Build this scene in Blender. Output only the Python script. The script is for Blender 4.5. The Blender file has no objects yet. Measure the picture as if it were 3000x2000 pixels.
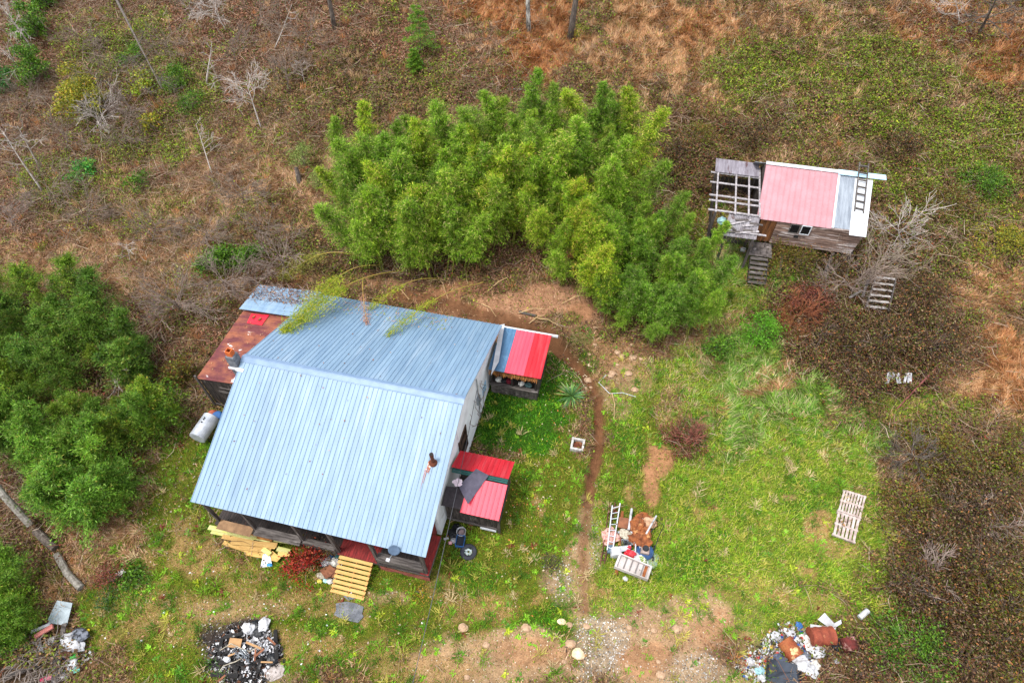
import bpy, math, random
import numpy as np
from mathutils import Vector, Matrix
# ---------------------------------------------------------------- camera, world, sun
SC = bpy.context.scene
RT = np.array([0.97281, 0.23120, -0.01347]); UP = np.array([-0.17115, 0.75689, 0.63073]); FW = np.array([-0.15602, 0.61128, -0.77588])
CAM = np.array([17.266, -14.672, 29.5]); FPX = 1800.0
cd = bpy.data.cameras.new('camera'); cam = bpy.data.objects.new('camera', cd); SC.collection.objects.link(cam)
cd.sensor_width = 36; cd.lens = 36*FPX/3000; cd.clip_start = .1; cd.clip_end = 600
cam.matrix_world = Matrix(((RT[0], UP[0], -FW[0], CAM[0]), (RT[1], UP[1], -FW[1], CAM[1]), (RT[2], UP[2], -FW[2], CAM[2]), (0, 0, 0, 1)))
SC.camera = cam
SUN_EL, SUN_AZ = 70, 235        # degrees; azimuth measured clockwise from +y
wd = bpy.data.worlds.new('World'); SC.world = wd; wd.use_nodes = True
nt = wd.node_tree; bg = nt.nodes['Background']
sky = nt.nodes.new('ShaderNodeTexSky'); sky.sky_type = 'NISHITA'; sky.sun_disc = False
sky.sun_elevation = math.radians(SUN_EL); sky.sun_rotation = math.radians(SUN_AZ)
hs = nt.nodes.new('ShaderNodeHueSaturation'); hs.inputs['Saturation'].default_value = .22   # thin white overcast
nt.links.new(sky.outputs[0], hs.inputs['Color']); nt.links.new(hs.outputs[0], bg.inputs[0]); bg.inputs[1].default_value = .15
sl = bpy.data.lights.new('sun', 'SUN'); sl.energy = 1.25; sl.angle = math.radians(13); sl.color = (1, .97, .92)
so = bpy.data.objects.new('sun', sl); SC.collection.objects.link(so)
so.rotation_euler = (math.radians(90-SUN_EL), 0, math.radians(180-SUN_AZ))
SC.view_settings.view_transform = 'Standard'; SC.view_settings.look = 'None'
SC.view_settings.exposure = 1.7; SC.view_settings.gamma = 1
SC.cycles.max_bounces = 5; SC.cycles.diffuse_bounces = 3; SC.cycles.transmission_bounces = 3; SC.cycles.glossy_bounces = 2
random.seed(7); RS = np.random.RandomState(11)
# ---------------------------------------------------------------- small maths
def c(r, g, b, k=1.0):
    if g > r*.88 and g > b*1.45: b *= .78; g = min(255, g*1.02)   # foliage greens
    f = lambda v: (v/255/12.92 if v/255 <= .04045 else ((v/255+.055)/1.055)**2.4)*k
    return (f(r), f(g), f(b))
_T = np.random.RandomState(3).rand(256, 256)
def vn(x, y, s, seed=0):                       # value noise 0..1, cell size s
    x = np.asarray(x, float)/s+seed*17.3; y = np.asarray(y, float)/s+seed*9.7
    i = np.floor(x).astype(int); j = np.floor(y).astype(int); u = x-i; v = y-j; u = u*u*(3-2*u); v = v*v*(3-2*v)
    g = lambda a, b: _T[a % 256, b % 256]
    return (g(i, j)*(1-u)+g(i+1, j)*u)*(1-v)+(g(i, j+1)*(1-u)+g(i+1, j+1)*u)*v
def fbm(x, y, s, seed=0):
    return vn(x, y, s, seed)*.5+vn(x, y, s/2.1, seed+1)*.28+vn(x, y, s/4.3, seed+2)*.22
def sst(a, b, x):
    t = np.clip((x-a)/(b-a), 0, 1); return t*t*(3-2*t)
def sp(x, k=1.2): return np.log1p(np.exp(np.clip(x/k, -30, 30)))*k
def terr0(x, y):
    x = np.asarray(x, float); y = np.asarray(y, float)
    wl = 1-sst(-8, -3.5, x); wr = sst(15, 21, x); wm = 1-wl-wr
    hl = .24*sp(y-2, 2); hr = .26*sp(y-9.2, 2)
    hm = .215*sp(y-8.6)+1.35*sst(7.7, 9.4, y)
    hm = np.where(x > 14, hm+(.26*sp(y-9.2, 2)-hm)*sst(14, 18, x), hm)
    z = wl*hl+wm*hm+wr*hr
    return z+(fbm(x, y, 7, 1)-.5)*(.12+.5*sst(6, 16, y))+(fbm(x, y, 1.7, 5)-.5)*(.05+.22*sst(7, 12, y))*(1-sst(-5, -3.9, x)*(1-sst(14, 15, x))*sst(-8, -7, y)*(1-sst(7.2, 8, y)))
def ray(px, py):
    X = px*3000/2352; Y = py*3000/2352
    return FW+RT*(X-1500)/FPX-UP*(Y-1000)/FPX
def HP(px, py, z=0.0):                         # point of the horizontal plane z seen at (px, py) of the 2352 px wide photo
    d = ray(px, py)
    if callable(z):
        t = 30.; f = z
        lo, hi = 5., 110.
        for _ in range(40):
            m = (lo+hi)/2; p = CAM+d*m
            if p[2] > float(f(p[0], p[1])): lo = m
            else: hi = m
        return CAM+d*lo
    return CAM+d*(z-CAM[2])/d[2]
def YP(px, py, y):
    d = ray(px, py); return CAM+d*(y-CAM[1])/d[1]
PATH = [HP(*p, terr0)[:2] for p in ((1262, 785), (1300, 815), (1345, 860), (1375, 920), (1378, 990), (1368, 1060), (1352, 1150), (1340, 1230), (1342, 1330), (1345, 1400))]
MOAT = [HP(*p, terr0)[:2] for p in ((900, 670), (1040, 700), (1160, 735), (1262, 775))]
def pdist(x, y, pts):
    d = np.full(np.shape(x), 1e9)
    for a, b in zip(pts[:-1], pts[1:]):
        ab = b-a; t = np.clip(((x-a[0])*ab[0]+(y-a[1])*ab[1])/(ab@ab), 0, 1)
        d = np.minimum(d, np.hypot(x-a[0]-t*ab[0], y-a[1]-t*ab[1]))
    return d
def terr(x, y):
    x = np.asarray(x, float); y = np.asarray(y, float)
    d = pdist(x, y, PATH[:7]); e = pdist(x, y, PATH[6:])
    return terr0(x, y)-.34*(1-sst(.12, .42, d+.12*(vn(x, y, .5, 3)-.5)))-.08*(1-sst(.1, .4, e))+.1*np.exp(-((d-.7)/.2)**2)
def G(px, py, dz=0.0):
    p = HP(px, py, terr); p[2] = float(terr(p[0], p[1]))+dz; return p
# ---------------------------------------------------------------- materials
MATS = {}
def mat(name, c1, c2=None, c3=None, scale=3., rough=.8, metal=0., stretch=(1, 1, 1), bump=.15, thr=(.35, .65), thr3=(.58, .66), att=False, fine=.12, transl=0., alpha=1., spec=.3):
    if name in MATS: return MATS[name]
    m = bpy.data.materials.new(name); MATS[name] = m; m.use_nodes = True; nt = m.node_tree; N = nt.nodes; Lk = nt.links.new
    b = N['Principled BSDF']; b.inputs['Roughness'].default_value = rough; b.inputs['Metallic'].default_value = metal
    b.inputs['Specular IOR Level'].default_value = spec
    tc = N.new('ShaderNodeTexCoord'); mp = N.new('ShaderNodeMapping'); Lk(tc.outputs['Object'], mp.inputs[0]); mp.inputs['Scale'].default_value = stretch
    no = N.new('ShaderNodeTexNoise'); no.inputs['Scale'].default_value = scale; no.inputs['Detail'].default_value = 5; Lk(mp.outputs[0], no.inputs[0])
    def mix(fac, a, bb, typ='MIX'):
        x = N.new('ShaderNodeMix'); x.data_type = 'RGBA'; x.blend_type = typ
        for s, v in ((x.inputs[0], fac), (x.inputs[6], a), (x.inputs[7], bb)):
            if hasattr(v, 'is_output'): Lk(v, s)
            else: s.default_value = v if isinstance(v, (int, float)) else (*v, 1)
        return x.outputs[2]
    def ramp(v, lo, hi):
        r = N.new('ShaderNodeMapRange'); r.inputs[1].default_value = lo; r.inputs[2].default_value = hi; Lk(v, r.inputs[0]); r.clamp = True; return r.outputs[0]
    if att:
        a = N.new('ShaderNodeAttribute'); a.attribute_name = 'Col'; col = a.outputs['Color']
        oi = N.new('ShaderNodeObjectInfo'); col = mix(1., col, oi.outputs['Color'], 'MULTIPLY')
    else: col = None
    if c1 is not None:
        cc = mix(ramp(no.outputs[0], *thr), c1, c2 or tuple(v*.75 for v in c1))
        col = cc if col is None else mix(1., col, cc, 'MULTIPLY')
    if c3 is not None:
        n3 = N.new('ShaderNodeTexNoise'); n3.inputs['Scale'].default_value = scale*.6; n3.inputs['Detail'].default_value = 8; n3.inputs['Roughness'].default_value = .65
        mp3 = N.new('ShaderNodeMapping'); mp3.inputs['Location'].default_value = (5.2, 1.3, 7.7); mp3.inputs['Scale'].default_value = stretch
        Lk(tc.outputs['Object'], mp3.inputs[0]); Lk(mp3.outputs[0], n3.inputs[0]); col = mix(ramp(n3.outputs[0], *thr3), col, c3)
    if fine > 0:
        nf = N.new('ShaderNodeTexNoise'); nf.inputs['Scale'].default_value = scale*7; nf.inputs['Detail'].default_value = 3; Lk(mp.outputs[0], nf.inputs[0])
        r = N.new('ShaderNodeMapRange'); r.inputs[1].default_value = .3; r.inputs[2].default_value = .7; r.inputs[3].default_value = 1-fine; r.inputs[4].default_value = 1+fine; Lk(nf.outputs[0], r.inputs[0])
        v = N.new('ShaderNodeVectorMath'); v.operation = 'SCALE'; Lk(col, v.inputs[0]); Lk(r.outputs[0], v.inputs['Scale']); col = v.outputs[0]
        if bump:
            bp = N.new('ShaderNodeBump'); bp.inputs['Strength'].default_value = bump; bp.inputs['Distance'].default_value = .02; Lk(nf.outputs[0], bp.inputs['Height']); Lk(bp.outputs[0], b.inputs['Normal'])
    Lk(col, b.inputs['Base Color'])
    if alpha < 1: b.inputs['Alpha'].default_value = alpha
    if transl:
        t = N.new('ShaderNodeBsdfTranslucent'); Lk(col, t.inputs[0]); ms = N.new('ShaderNodeMixShader'); ms.inputs[0].default_value = transl
        Lk(b.outputs[0], ms.inputs[1]); Lk(t.outputs[0], ms.inputs[2]); Lk(ms.outputs[0], N['Material Output'].inputs[0])
    return m
LEAF = mat('leaf', None, att=True, rough=.55, fine=0, transl=.3)
ROOFB = mat('blue_roof_paint', c(126, 158, 188, .54), c(142, 172, 198, .57), c(166, 188, 208, .6), thr3=(.52, .8), scale=.9, stretch=(4, .35, 1), rough=.5, bump=.02, fine=.04, att=True, spec=.5)
OLDW = mat('weathered_wood', c(118, 110, 105, .6), c(70, 62, 58, .5), c(150, 142, 138, .7), scale=2.2, stretch=(.7, 6, 6), bump=.5, fine=.3)
OLDWV = mat('weathered_vertical_wood', c(110, 100, 96, .6), c(58, 50, 47, .5), c(148, 140, 136, .7), scale=2.2, stretch=(7, 7, .5), bump=.5, fine=.3)
DARKW = mat('dark_old_wood', c(75, 66, 62, .6), c(40, 34, 32, .5), scale=2.5, stretch=(8, 8, .6), bump=.5, fine=.3)
NEWW = mat('new_lumber', c(222, 182, 110, .7), c(205, 160, 90, .7), scale=2, stretch=(1, 9, 9), rough=.7, fine=.1, att=True)
GREENW = mat('treated_lumber', c(214, 208, 150, .75), c(190, 185, 125, .75), scale=2, stretch=(1, 9, 9), rough=.7, fine=.1, att=True)
ORW = mat('orange_lumber', c(190, 130, 60, .65), c(150, 92, 40, .6), scale=2, stretch=(1, 9, 9), rough=.7, fine=.12)
WHITEP = mat('white_paint', c(222, 224, 228, .72), c(200, 202, 206, .66), c(160, 152, 142, .6), thr3=(.64, .72), scale=1.5, rough=.6, fine=.04)
DIRTYW = mat('dirty_white', c(225, 222, 215, .85), c(170, 163, 152, .7), c(120, 75, 45, .6), scale=4, thr3=(.66, .72), rough=.7)
RUST = mat('rust', c(120, 62, 36, .7), c(80, 40, 26, .6), c(165, 100, 60, .7), scale=3, rough=.85, metal=.1, fine=.25)
DARKM = mat('dark_metal', c(40, 40, 42, .8), c(25, 25, 27, .8), rough=.5, metal=.3)
GALV = mat('galvanised', c(170, 175, 180, .8), c(140, 146, 152, .7), scale=5, rough=.35, metal=.6, fine=.08)
REDP = mat('red_roof_paint', c(205, 36, 50, .72), c(188, 30, 44, .7), c(206, 92, 98, .62), thr3=(.5, .75), scale=1, stretch=(4, .4, 1), rough=.42, fine=.05, att=True)
BARK = mat('grey_bark', c(120, 108, 98, .6), c(80, 70, 63, .5), c(160, 152, 142, .6), scale=5, stretch=(2, 2, .6), bump=.6, fine=.3)
TWIG = mat('twig', c(160, 142, 130, .7), c(120, 100, 90, .6), scale=4, fine=.2)
BLACKP = mat('black_plastic', c(28, 30, 34), c(18, 19, 22), rough=.4)
GREYP = mat('grey_metal_paint', c(70, 76, 86), c(55, 60, 68), rough=.45)
BLUEP = mat('blue_plastic', c(60, 110, 170, .7), c(45, 90, 150, .7), rough=.45)
GLASS = mat('dark_glass', c(22, 26, 28), c(14, 17, 19), rough=.08, spec=.6, fine=.02, bump=0)
CONC = mat('concrete', c(140, 142, 148, .6), c(105, 108, 115, .55), scale=4, fine=.15)
CLAYR = mat('red_siding', c(120, 40, 38, .7), c(95, 30, 28, .7), scale=3, stretch=(1, 6, 6), fine=.15)
CARD = mat('cardboard', c(185, 145, 100, .7), c(165, 125, 85, .7), fine=.06)
CHAR = mat('charcoal', c(30, 27, 26), c(15, 13, 13), c(150, 148, 146, .8), scale=5, thr3=(.62, .68), fine=.3)
# ---------------------------------------------------------------- builders
class MB:
    def __init__(s): s.v = []; s.f = []; s.col = []
    def add(s, vs, fs, col=(1, 1, 1)):
        o = len(s.v); s.v += [tuple(map(float, q)) for q in vs]; s.f += [tuple(i+o for i in q) for q in fs]; s.col += [col]*len(vs); return s
    def hexa(s, q, col=(1, 1, 1)):             # q: 4 bottom, 4 top corners
        return s.add(q, [(3, 2, 1, 0), (4, 5, 6, 7), (0, 1, 5, 4), (1, 2, 6, 5), (2, 3, 7, 6), (3, 0, 4, 7)], col)
    def box(s, x0, x1, y0, y1, z0, z1, col=(1, 1, 1)):
        return s.hexa([(x0, y0, z0), (x1, y0, z0), (x1, y1, z0), (x0, y1, z0), (x0, y0, z1), (x1, y0, z1), (x1, y1, z1), (x0, y1, z1)], col)
    def beam(s, a, b, w, h, up=(0, 0, 1), col=(1, 1, 1)):   # a-b is the centre line; w sideways, h along up
        a = Vector(a); b = Vector(b); d = (b-a).normalized(); u = Vector(up)
        if abs(d.dot(u)) > .95: u = Vector((0, 1, 0))
        sd = d.cross(u).normalized()*w/2; uu = sd.cross(d).normalized()*h/2
        return s.hexa([a-sd-uu, b-sd-uu, b+sd-uu, a+sd-uu, a-sd+uu, b-sd+uu, b+sd+uu, a+sd+uu], col)
    def tube(s, pts, rad, n=6, cap=True, col=(1, 1, 1)):
        pts = [Vector(p) for p in pts]; rad = rad if hasattr(rad, '__len__') else [rad]*len(pts); vs = []; fs = []; prev = None
        for i, p in enumerate(pts):
            d = (pts[min(i+1, len(pts)-1)]-pts[max(i-1, 0)]).normalized()
            if prev is None: prev = d.orthogonal().normalized()
            a = (prev-d*prev.dot(d)).normalized() if (prev-d*prev.dot(d)).length > 1e-4 else d.orthogonal().normalized(); prev = a; bb = d.cross(a)
            for k in range(n): t = 2*math.pi*k/n; vs.append(p+(a*math.cos(t)+bb*math.sin(t))*rad[i])
        for i in range(len(pts)-1):
            for k in range(n): k2 = (k+1) % n; fs.append((i*n+k, i*n+k2, (i+1)*n+k2, (i+1)*n+k))
        if cap: fs.append(tuple(range(n-1, -1, -1))); fs.append(tuple((len(pts)-1)*n+k for k in range(n)))
        return s.add(vs, fs, col)
    def slab(s, cs, t, col=(1, 1, 1)):         # four corners of the top face, thickness t downwards
        cs = [Vector(q) for q in cs]; n = (cs[1]-cs[0]).cross(cs[3]-cs[0]).normalized()
        if n.z < 0: cs = cs[::-1]; n = -n
        return s.hexa([q-n*t for q in cs]+cs, col)
    def blob(s, p, r, seed=0, rough=.3, sub=2, col=(1, 1, 1)):   # crumpled lump
        import bmesh
        from mathutils import noise as nz
        bm = bmesh.new(); bmesh.ops.create_icosphere(bm, subdivisions=sub+1, radius=1); of = Vector((seed*3.7, seed*1.9, 0))
        vs = []
        for v in bm.verts:
            k = 1+rough*(1.5*nz.noise(v.co*1.7+of)+.8*abs(nz.noise(v.co*4.5+of))-.25+.35*nz.noise(v.co*9+of)); vs.append((p[0]+v.co.x*r[0]*k, p[1]+v.co.y*r[1]*k, p[2]+v.co.z*r[2]*k))
        fs = [tuple(v.index for v in f.verts) for f in bm.faces]; bm.free(); return s.add(vs, fs, col)
    def build(s, name, m, parent=None, smooth=False, loc=None):
        loc = Vector(loc) if loc is not None else (Vector(parent['_o']) if parent is not None else Vector((0, 0, 0)))
        me = bpy.data.meshes.new(name); me.from_pydata([(x-loc.x, y-loc.y, z-loc.z) for x, y, z in s.v], [], s.f); me.update()
        a = me.color_attributes.new('Col', 'FLOAT_COLOR', 'POINT'); a.data.foreach_set('color', np.c_[np.array(s.col, float).reshape(-1, 3), np.ones(len(s.v))].ravel())
        me.materials.append(m)
        if smooth: me.polygons.foreach_set('use_smooth', [True]*len(me.polygons))
        o = bpy.data.objects.new(name, me); SC.collection.objects.link(o)
        if parent is not None:
            o.parent = parent; k = ROOT.get(parent.name, parent); o['_o'] = parent['_o']
        else: o.location = loc; o['_o'] = tuple(loc)
        return o
ROOT = {}
def tag(o, label=None, cat=None, group=None, kind=None):
    if label: o['label'] = label
    if cat: o['category'] = cat
    if group: o['group'] = group
    if kind: o['kind'] = kind
    elif cat: o['kind'] = 'thing'
    return o
def empty(name, loc, label, cat, group=None):
    o = bpy.data.objects.new(name, None); SC.collection.objects.link(o); o.location = loc; o['_o'] = tuple(float(v) for v in loc); o.empty_display_size = .2
    return tag(o, label, cat, group)
def one(name, mb, m, label, cat, group=None, smooth=False):
    a = np.array(mb.v); lo = a.min(0); hi = a.max(0)
    return tag(mb.build(name, m, smooth=smooth, loc=((lo[0]+hi[0])/2, (lo[1]+hi[1])/2, lo[2])), label, cat, group)
def copy_tree(o, parent=None):
    k = o.copy(); SC.collection.objects.link(k); k.parent = parent
    for ch in [q for q in SC.objects if q.parent == o]: copy_tree(ch, k)
    return k
def npmesh(name, V, nper, C, m, parent=None, loc=(0, 0, 0)):     # V (N*nper,3) faces of nper verts each, C (N,3) one colour per face
    V = V-np.array(loc); n = len(V)//nper; me = bpy.data.meshes.new(name); me.vertices.add(len(V)); me.vertices.foreach_set('co', V.astype(np.float32).ravel())
    me.loops.add(n*nper); me.loops.foreach_set('vertex_index', np.arange(n*nper, dtype=np.int32)); me.polygons.add(n)
    me.polygons.foreach_set('loop_start', np.arange(0, n*nper, nper, dtype=np.int32)); me.update(calc_edges=True)
    a = me.color_attributes.new('Col', 'FLOAT_COLOR', 'POINT'); a.data.foreach_set('color', np.c_[np.repeat(C, nper, 0), np.ones(len(V))].astype(np.float32).ravel())
    me.materials.append(m); o = bpy.data.objects.new(name, me); SC.collection.objects.link(o)
    if parent is not None: o.parent = parent; o['_o'] = parent['_o']
    else: o.location = loc; o['_o'] = tuple(loc)
    return o
def unit(a): return a/np.maximum(np.linalg.norm(a, axis=1, keepdims=True), 1e-9)
def rhombs(P, D, L, Wd, rs, flat=.5):           # leaf quads at P pointing along D
    n = len(P); r = unit(rs.normal(size=(n, 3))*np.array([1, 1, flat])); S = unit(np.cross(D, r))
    L = np.asarray(L).reshape(-1, 1); Wd = np.asarray(Wd).reshape(-1, 1)
    return np.stack([P, P+D*L*.45+S*Wd/2, P+D*L, P+D*L*.45-S*Wd/2], 1).reshape(-1, 3)
def pick(pal, n, rs, var=.2):
    cs = np.array([p[1] for p in pal]); w = np.array([p[0] for p in pal], float); i = rs.choice(len(pal), n, p=w/w.sum())
    return cs[i]*(1+rs.uniform(-var, var, (n, 1)))
# ---------------------------------------------------------------- ground classes
K = .88
CL = {  # soil colour, palette of blades, kind, density share, length, width, height
 'lawn': (c(82, 86, 32, K), [(5, c(100, 134, 26, K)), (3, c(134, 154, 38, K)), (2, c(64, 104, 24, K)), (2, c(170, 150, 80, K)), (1.2, c(140, 105, 62, K))], 'g', 1, .16, .035, 0),
 'lush': (c(48, 78, 20, K), [(5, c(66, 122, 22, K)), (4, c(90, 150, 30, K)), (2, c(44, 92, 20, K)), (.6, c(180, 190, 60, K))], 'g', 1, .16, .045, 0),
 'meadow': (c(98, 108, 46, K), [(4, c(122, 152, 44, K)), (4, c(152, 172, 58, K)), (2.4, c(190, 184, 100, K)), (2, c(80, 120, 45, K)), (1.3, c(196, 172, 120, K))], 'g', 1, .26, .035, 0),
 'longgrass': (c(84, 96, 46, K), [(4, c(110, 146, 62, K)), (3, c(140, 170, 88, K)), (2, c(196, 184, 136, K)), (2, c(74, 110, 46, K))], 'G', .8, .55, .04, 0),
 'tan': (c(150, 120, 78, K), [(5, c(196, 160, 108, K)), (2, c(170, 126, 76, K)), (2, c(120, 124, 52, K)), (1, c(214, 190, 150, K))], 'g', 1, .15, .03, 0),
 'straw': (c(138, 98, 66, K), [(5, c(204, 158, 112, K)), (3, c(176, 124, 78, K)), (2, c(216, 178, 136, K)), (1, c(110, 84, 50, K)), (.7, c(110, 120, 50, K))], 'G', 1, .4, .035, 0),
 'orange': (c(134, 92, 60, K), [(5, c(182, 122, 72, K)), (3, c(200, 146, 96, K)), (2, c(140, 80, 46, K)), (.6, c(110, 110, 44, K))], 'G', 1, .4, .035, 0),
 'litter': (c(80, 56, 42, K), [(4, c(126, 84, 60, K)), (3, c(158, 110, 82, K)), (2, c(90, 58, 44, K)), (1.3, c(180, 140, 114, K)), (2.4, c(88, 96, 40, K))], 'l', .9, .13, .08, .03),
 'dry': (c(122, 90, 64, K), [(4, c(184, 142, 104, K)), (3, c(204, 166, 130, K)), (2, c(142, 102, 72, K)), (2, c(112, 116, 50, K)), (.6, c(210, 180, 150, K))], 'G', .9, .3, .04, 0),
 'weeds': (c(62, 62, 28, K), [(4, c(106, 126, 36, K)), (2.6, c(138, 156, 44, K)), (2.4, c(80, 98, 32, K)), (3, c(132, 102, 66, K)), (1, c(96, 66, 46, K)), (.5, c(180, 180, 60, K))], 'w', 1.1, .13, .06, .35),
 'scrub': (c(68, 54, 36, K), [(3, c(96, 104, 38, K)), (4, c(128, 98, 66, K)), (3, c(84, 62, 46, K)), (1.3, c(126, 140, 46, K)), (.7, c(170, 128, 80, K))], 'w', .9, .15, .08, .4),
 'bramble': (c(56, 42, 32, K), [(3, c(94, 68, 52, K)), (3, c(120, 86, 60, K)), (2.5, c(96, 100, 40, K)), (1.2, c(120, 84, 54, K)), (1.2, c(110, 120, 44, K)), (.6, c(150, 120, 90, K)), (.4, c(150, 70, 45, K))], 'w', 1.1, .13, .07, .8),
 'bank': (c(158, 118, 90, K), [(4, c(170, 124, 90, K)), (3, c(196, 158, 120, K)), (2, c(130, 88, 60, K)), (1, c(110, 120, 50, K))], 'l', .45, .13, .035, .02),
 'clay': (c(156, 112, 80, K), [(3, c(150, 98, 62, K)), (1, c(186, 140, 96, K)), (1, c(100, 66, 44, K))], 'l', .12, .08, .05, .01),
 'dirt': (c(158, 128, 98, K), [(3, c(176, 150, 118, K)), (2, c(134, 104, 78, K)), (1.3, c(205, 192, 172, K)), (1, c(110, 124, 50, K))], 'l', .3, .08, .05, .01),
 'gravel': (c(146, 130, 108, K), [(3, c(208, 202, 194, K)), (2, c(150, 144, 138, K)), (2, c(176, 154, 126, K)), (1, c(100, 92, 84, K))], 'l', .7, .08, .07, .02),
 'ash': (c(58, 50, 46, K), [(3, c(34, 30, 30, K)), (1.6, c(120, 114, 110, K)), (1, c(86, 72, 60, K)), (.6, c(200, 198, 196, K))], 'l', .6, .09, .05, .03),
 'mud': (c(108, 74, 50, K), [(3, c(120, 78, 50, K)), (1, c(150, 108, 74, K)), (1, c(80, 54, 38, K))], 'l', .1, .08, .04, .01),
}
CN = list(CL); CI = {k: i for i, k in enumerate(CN)}
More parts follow.
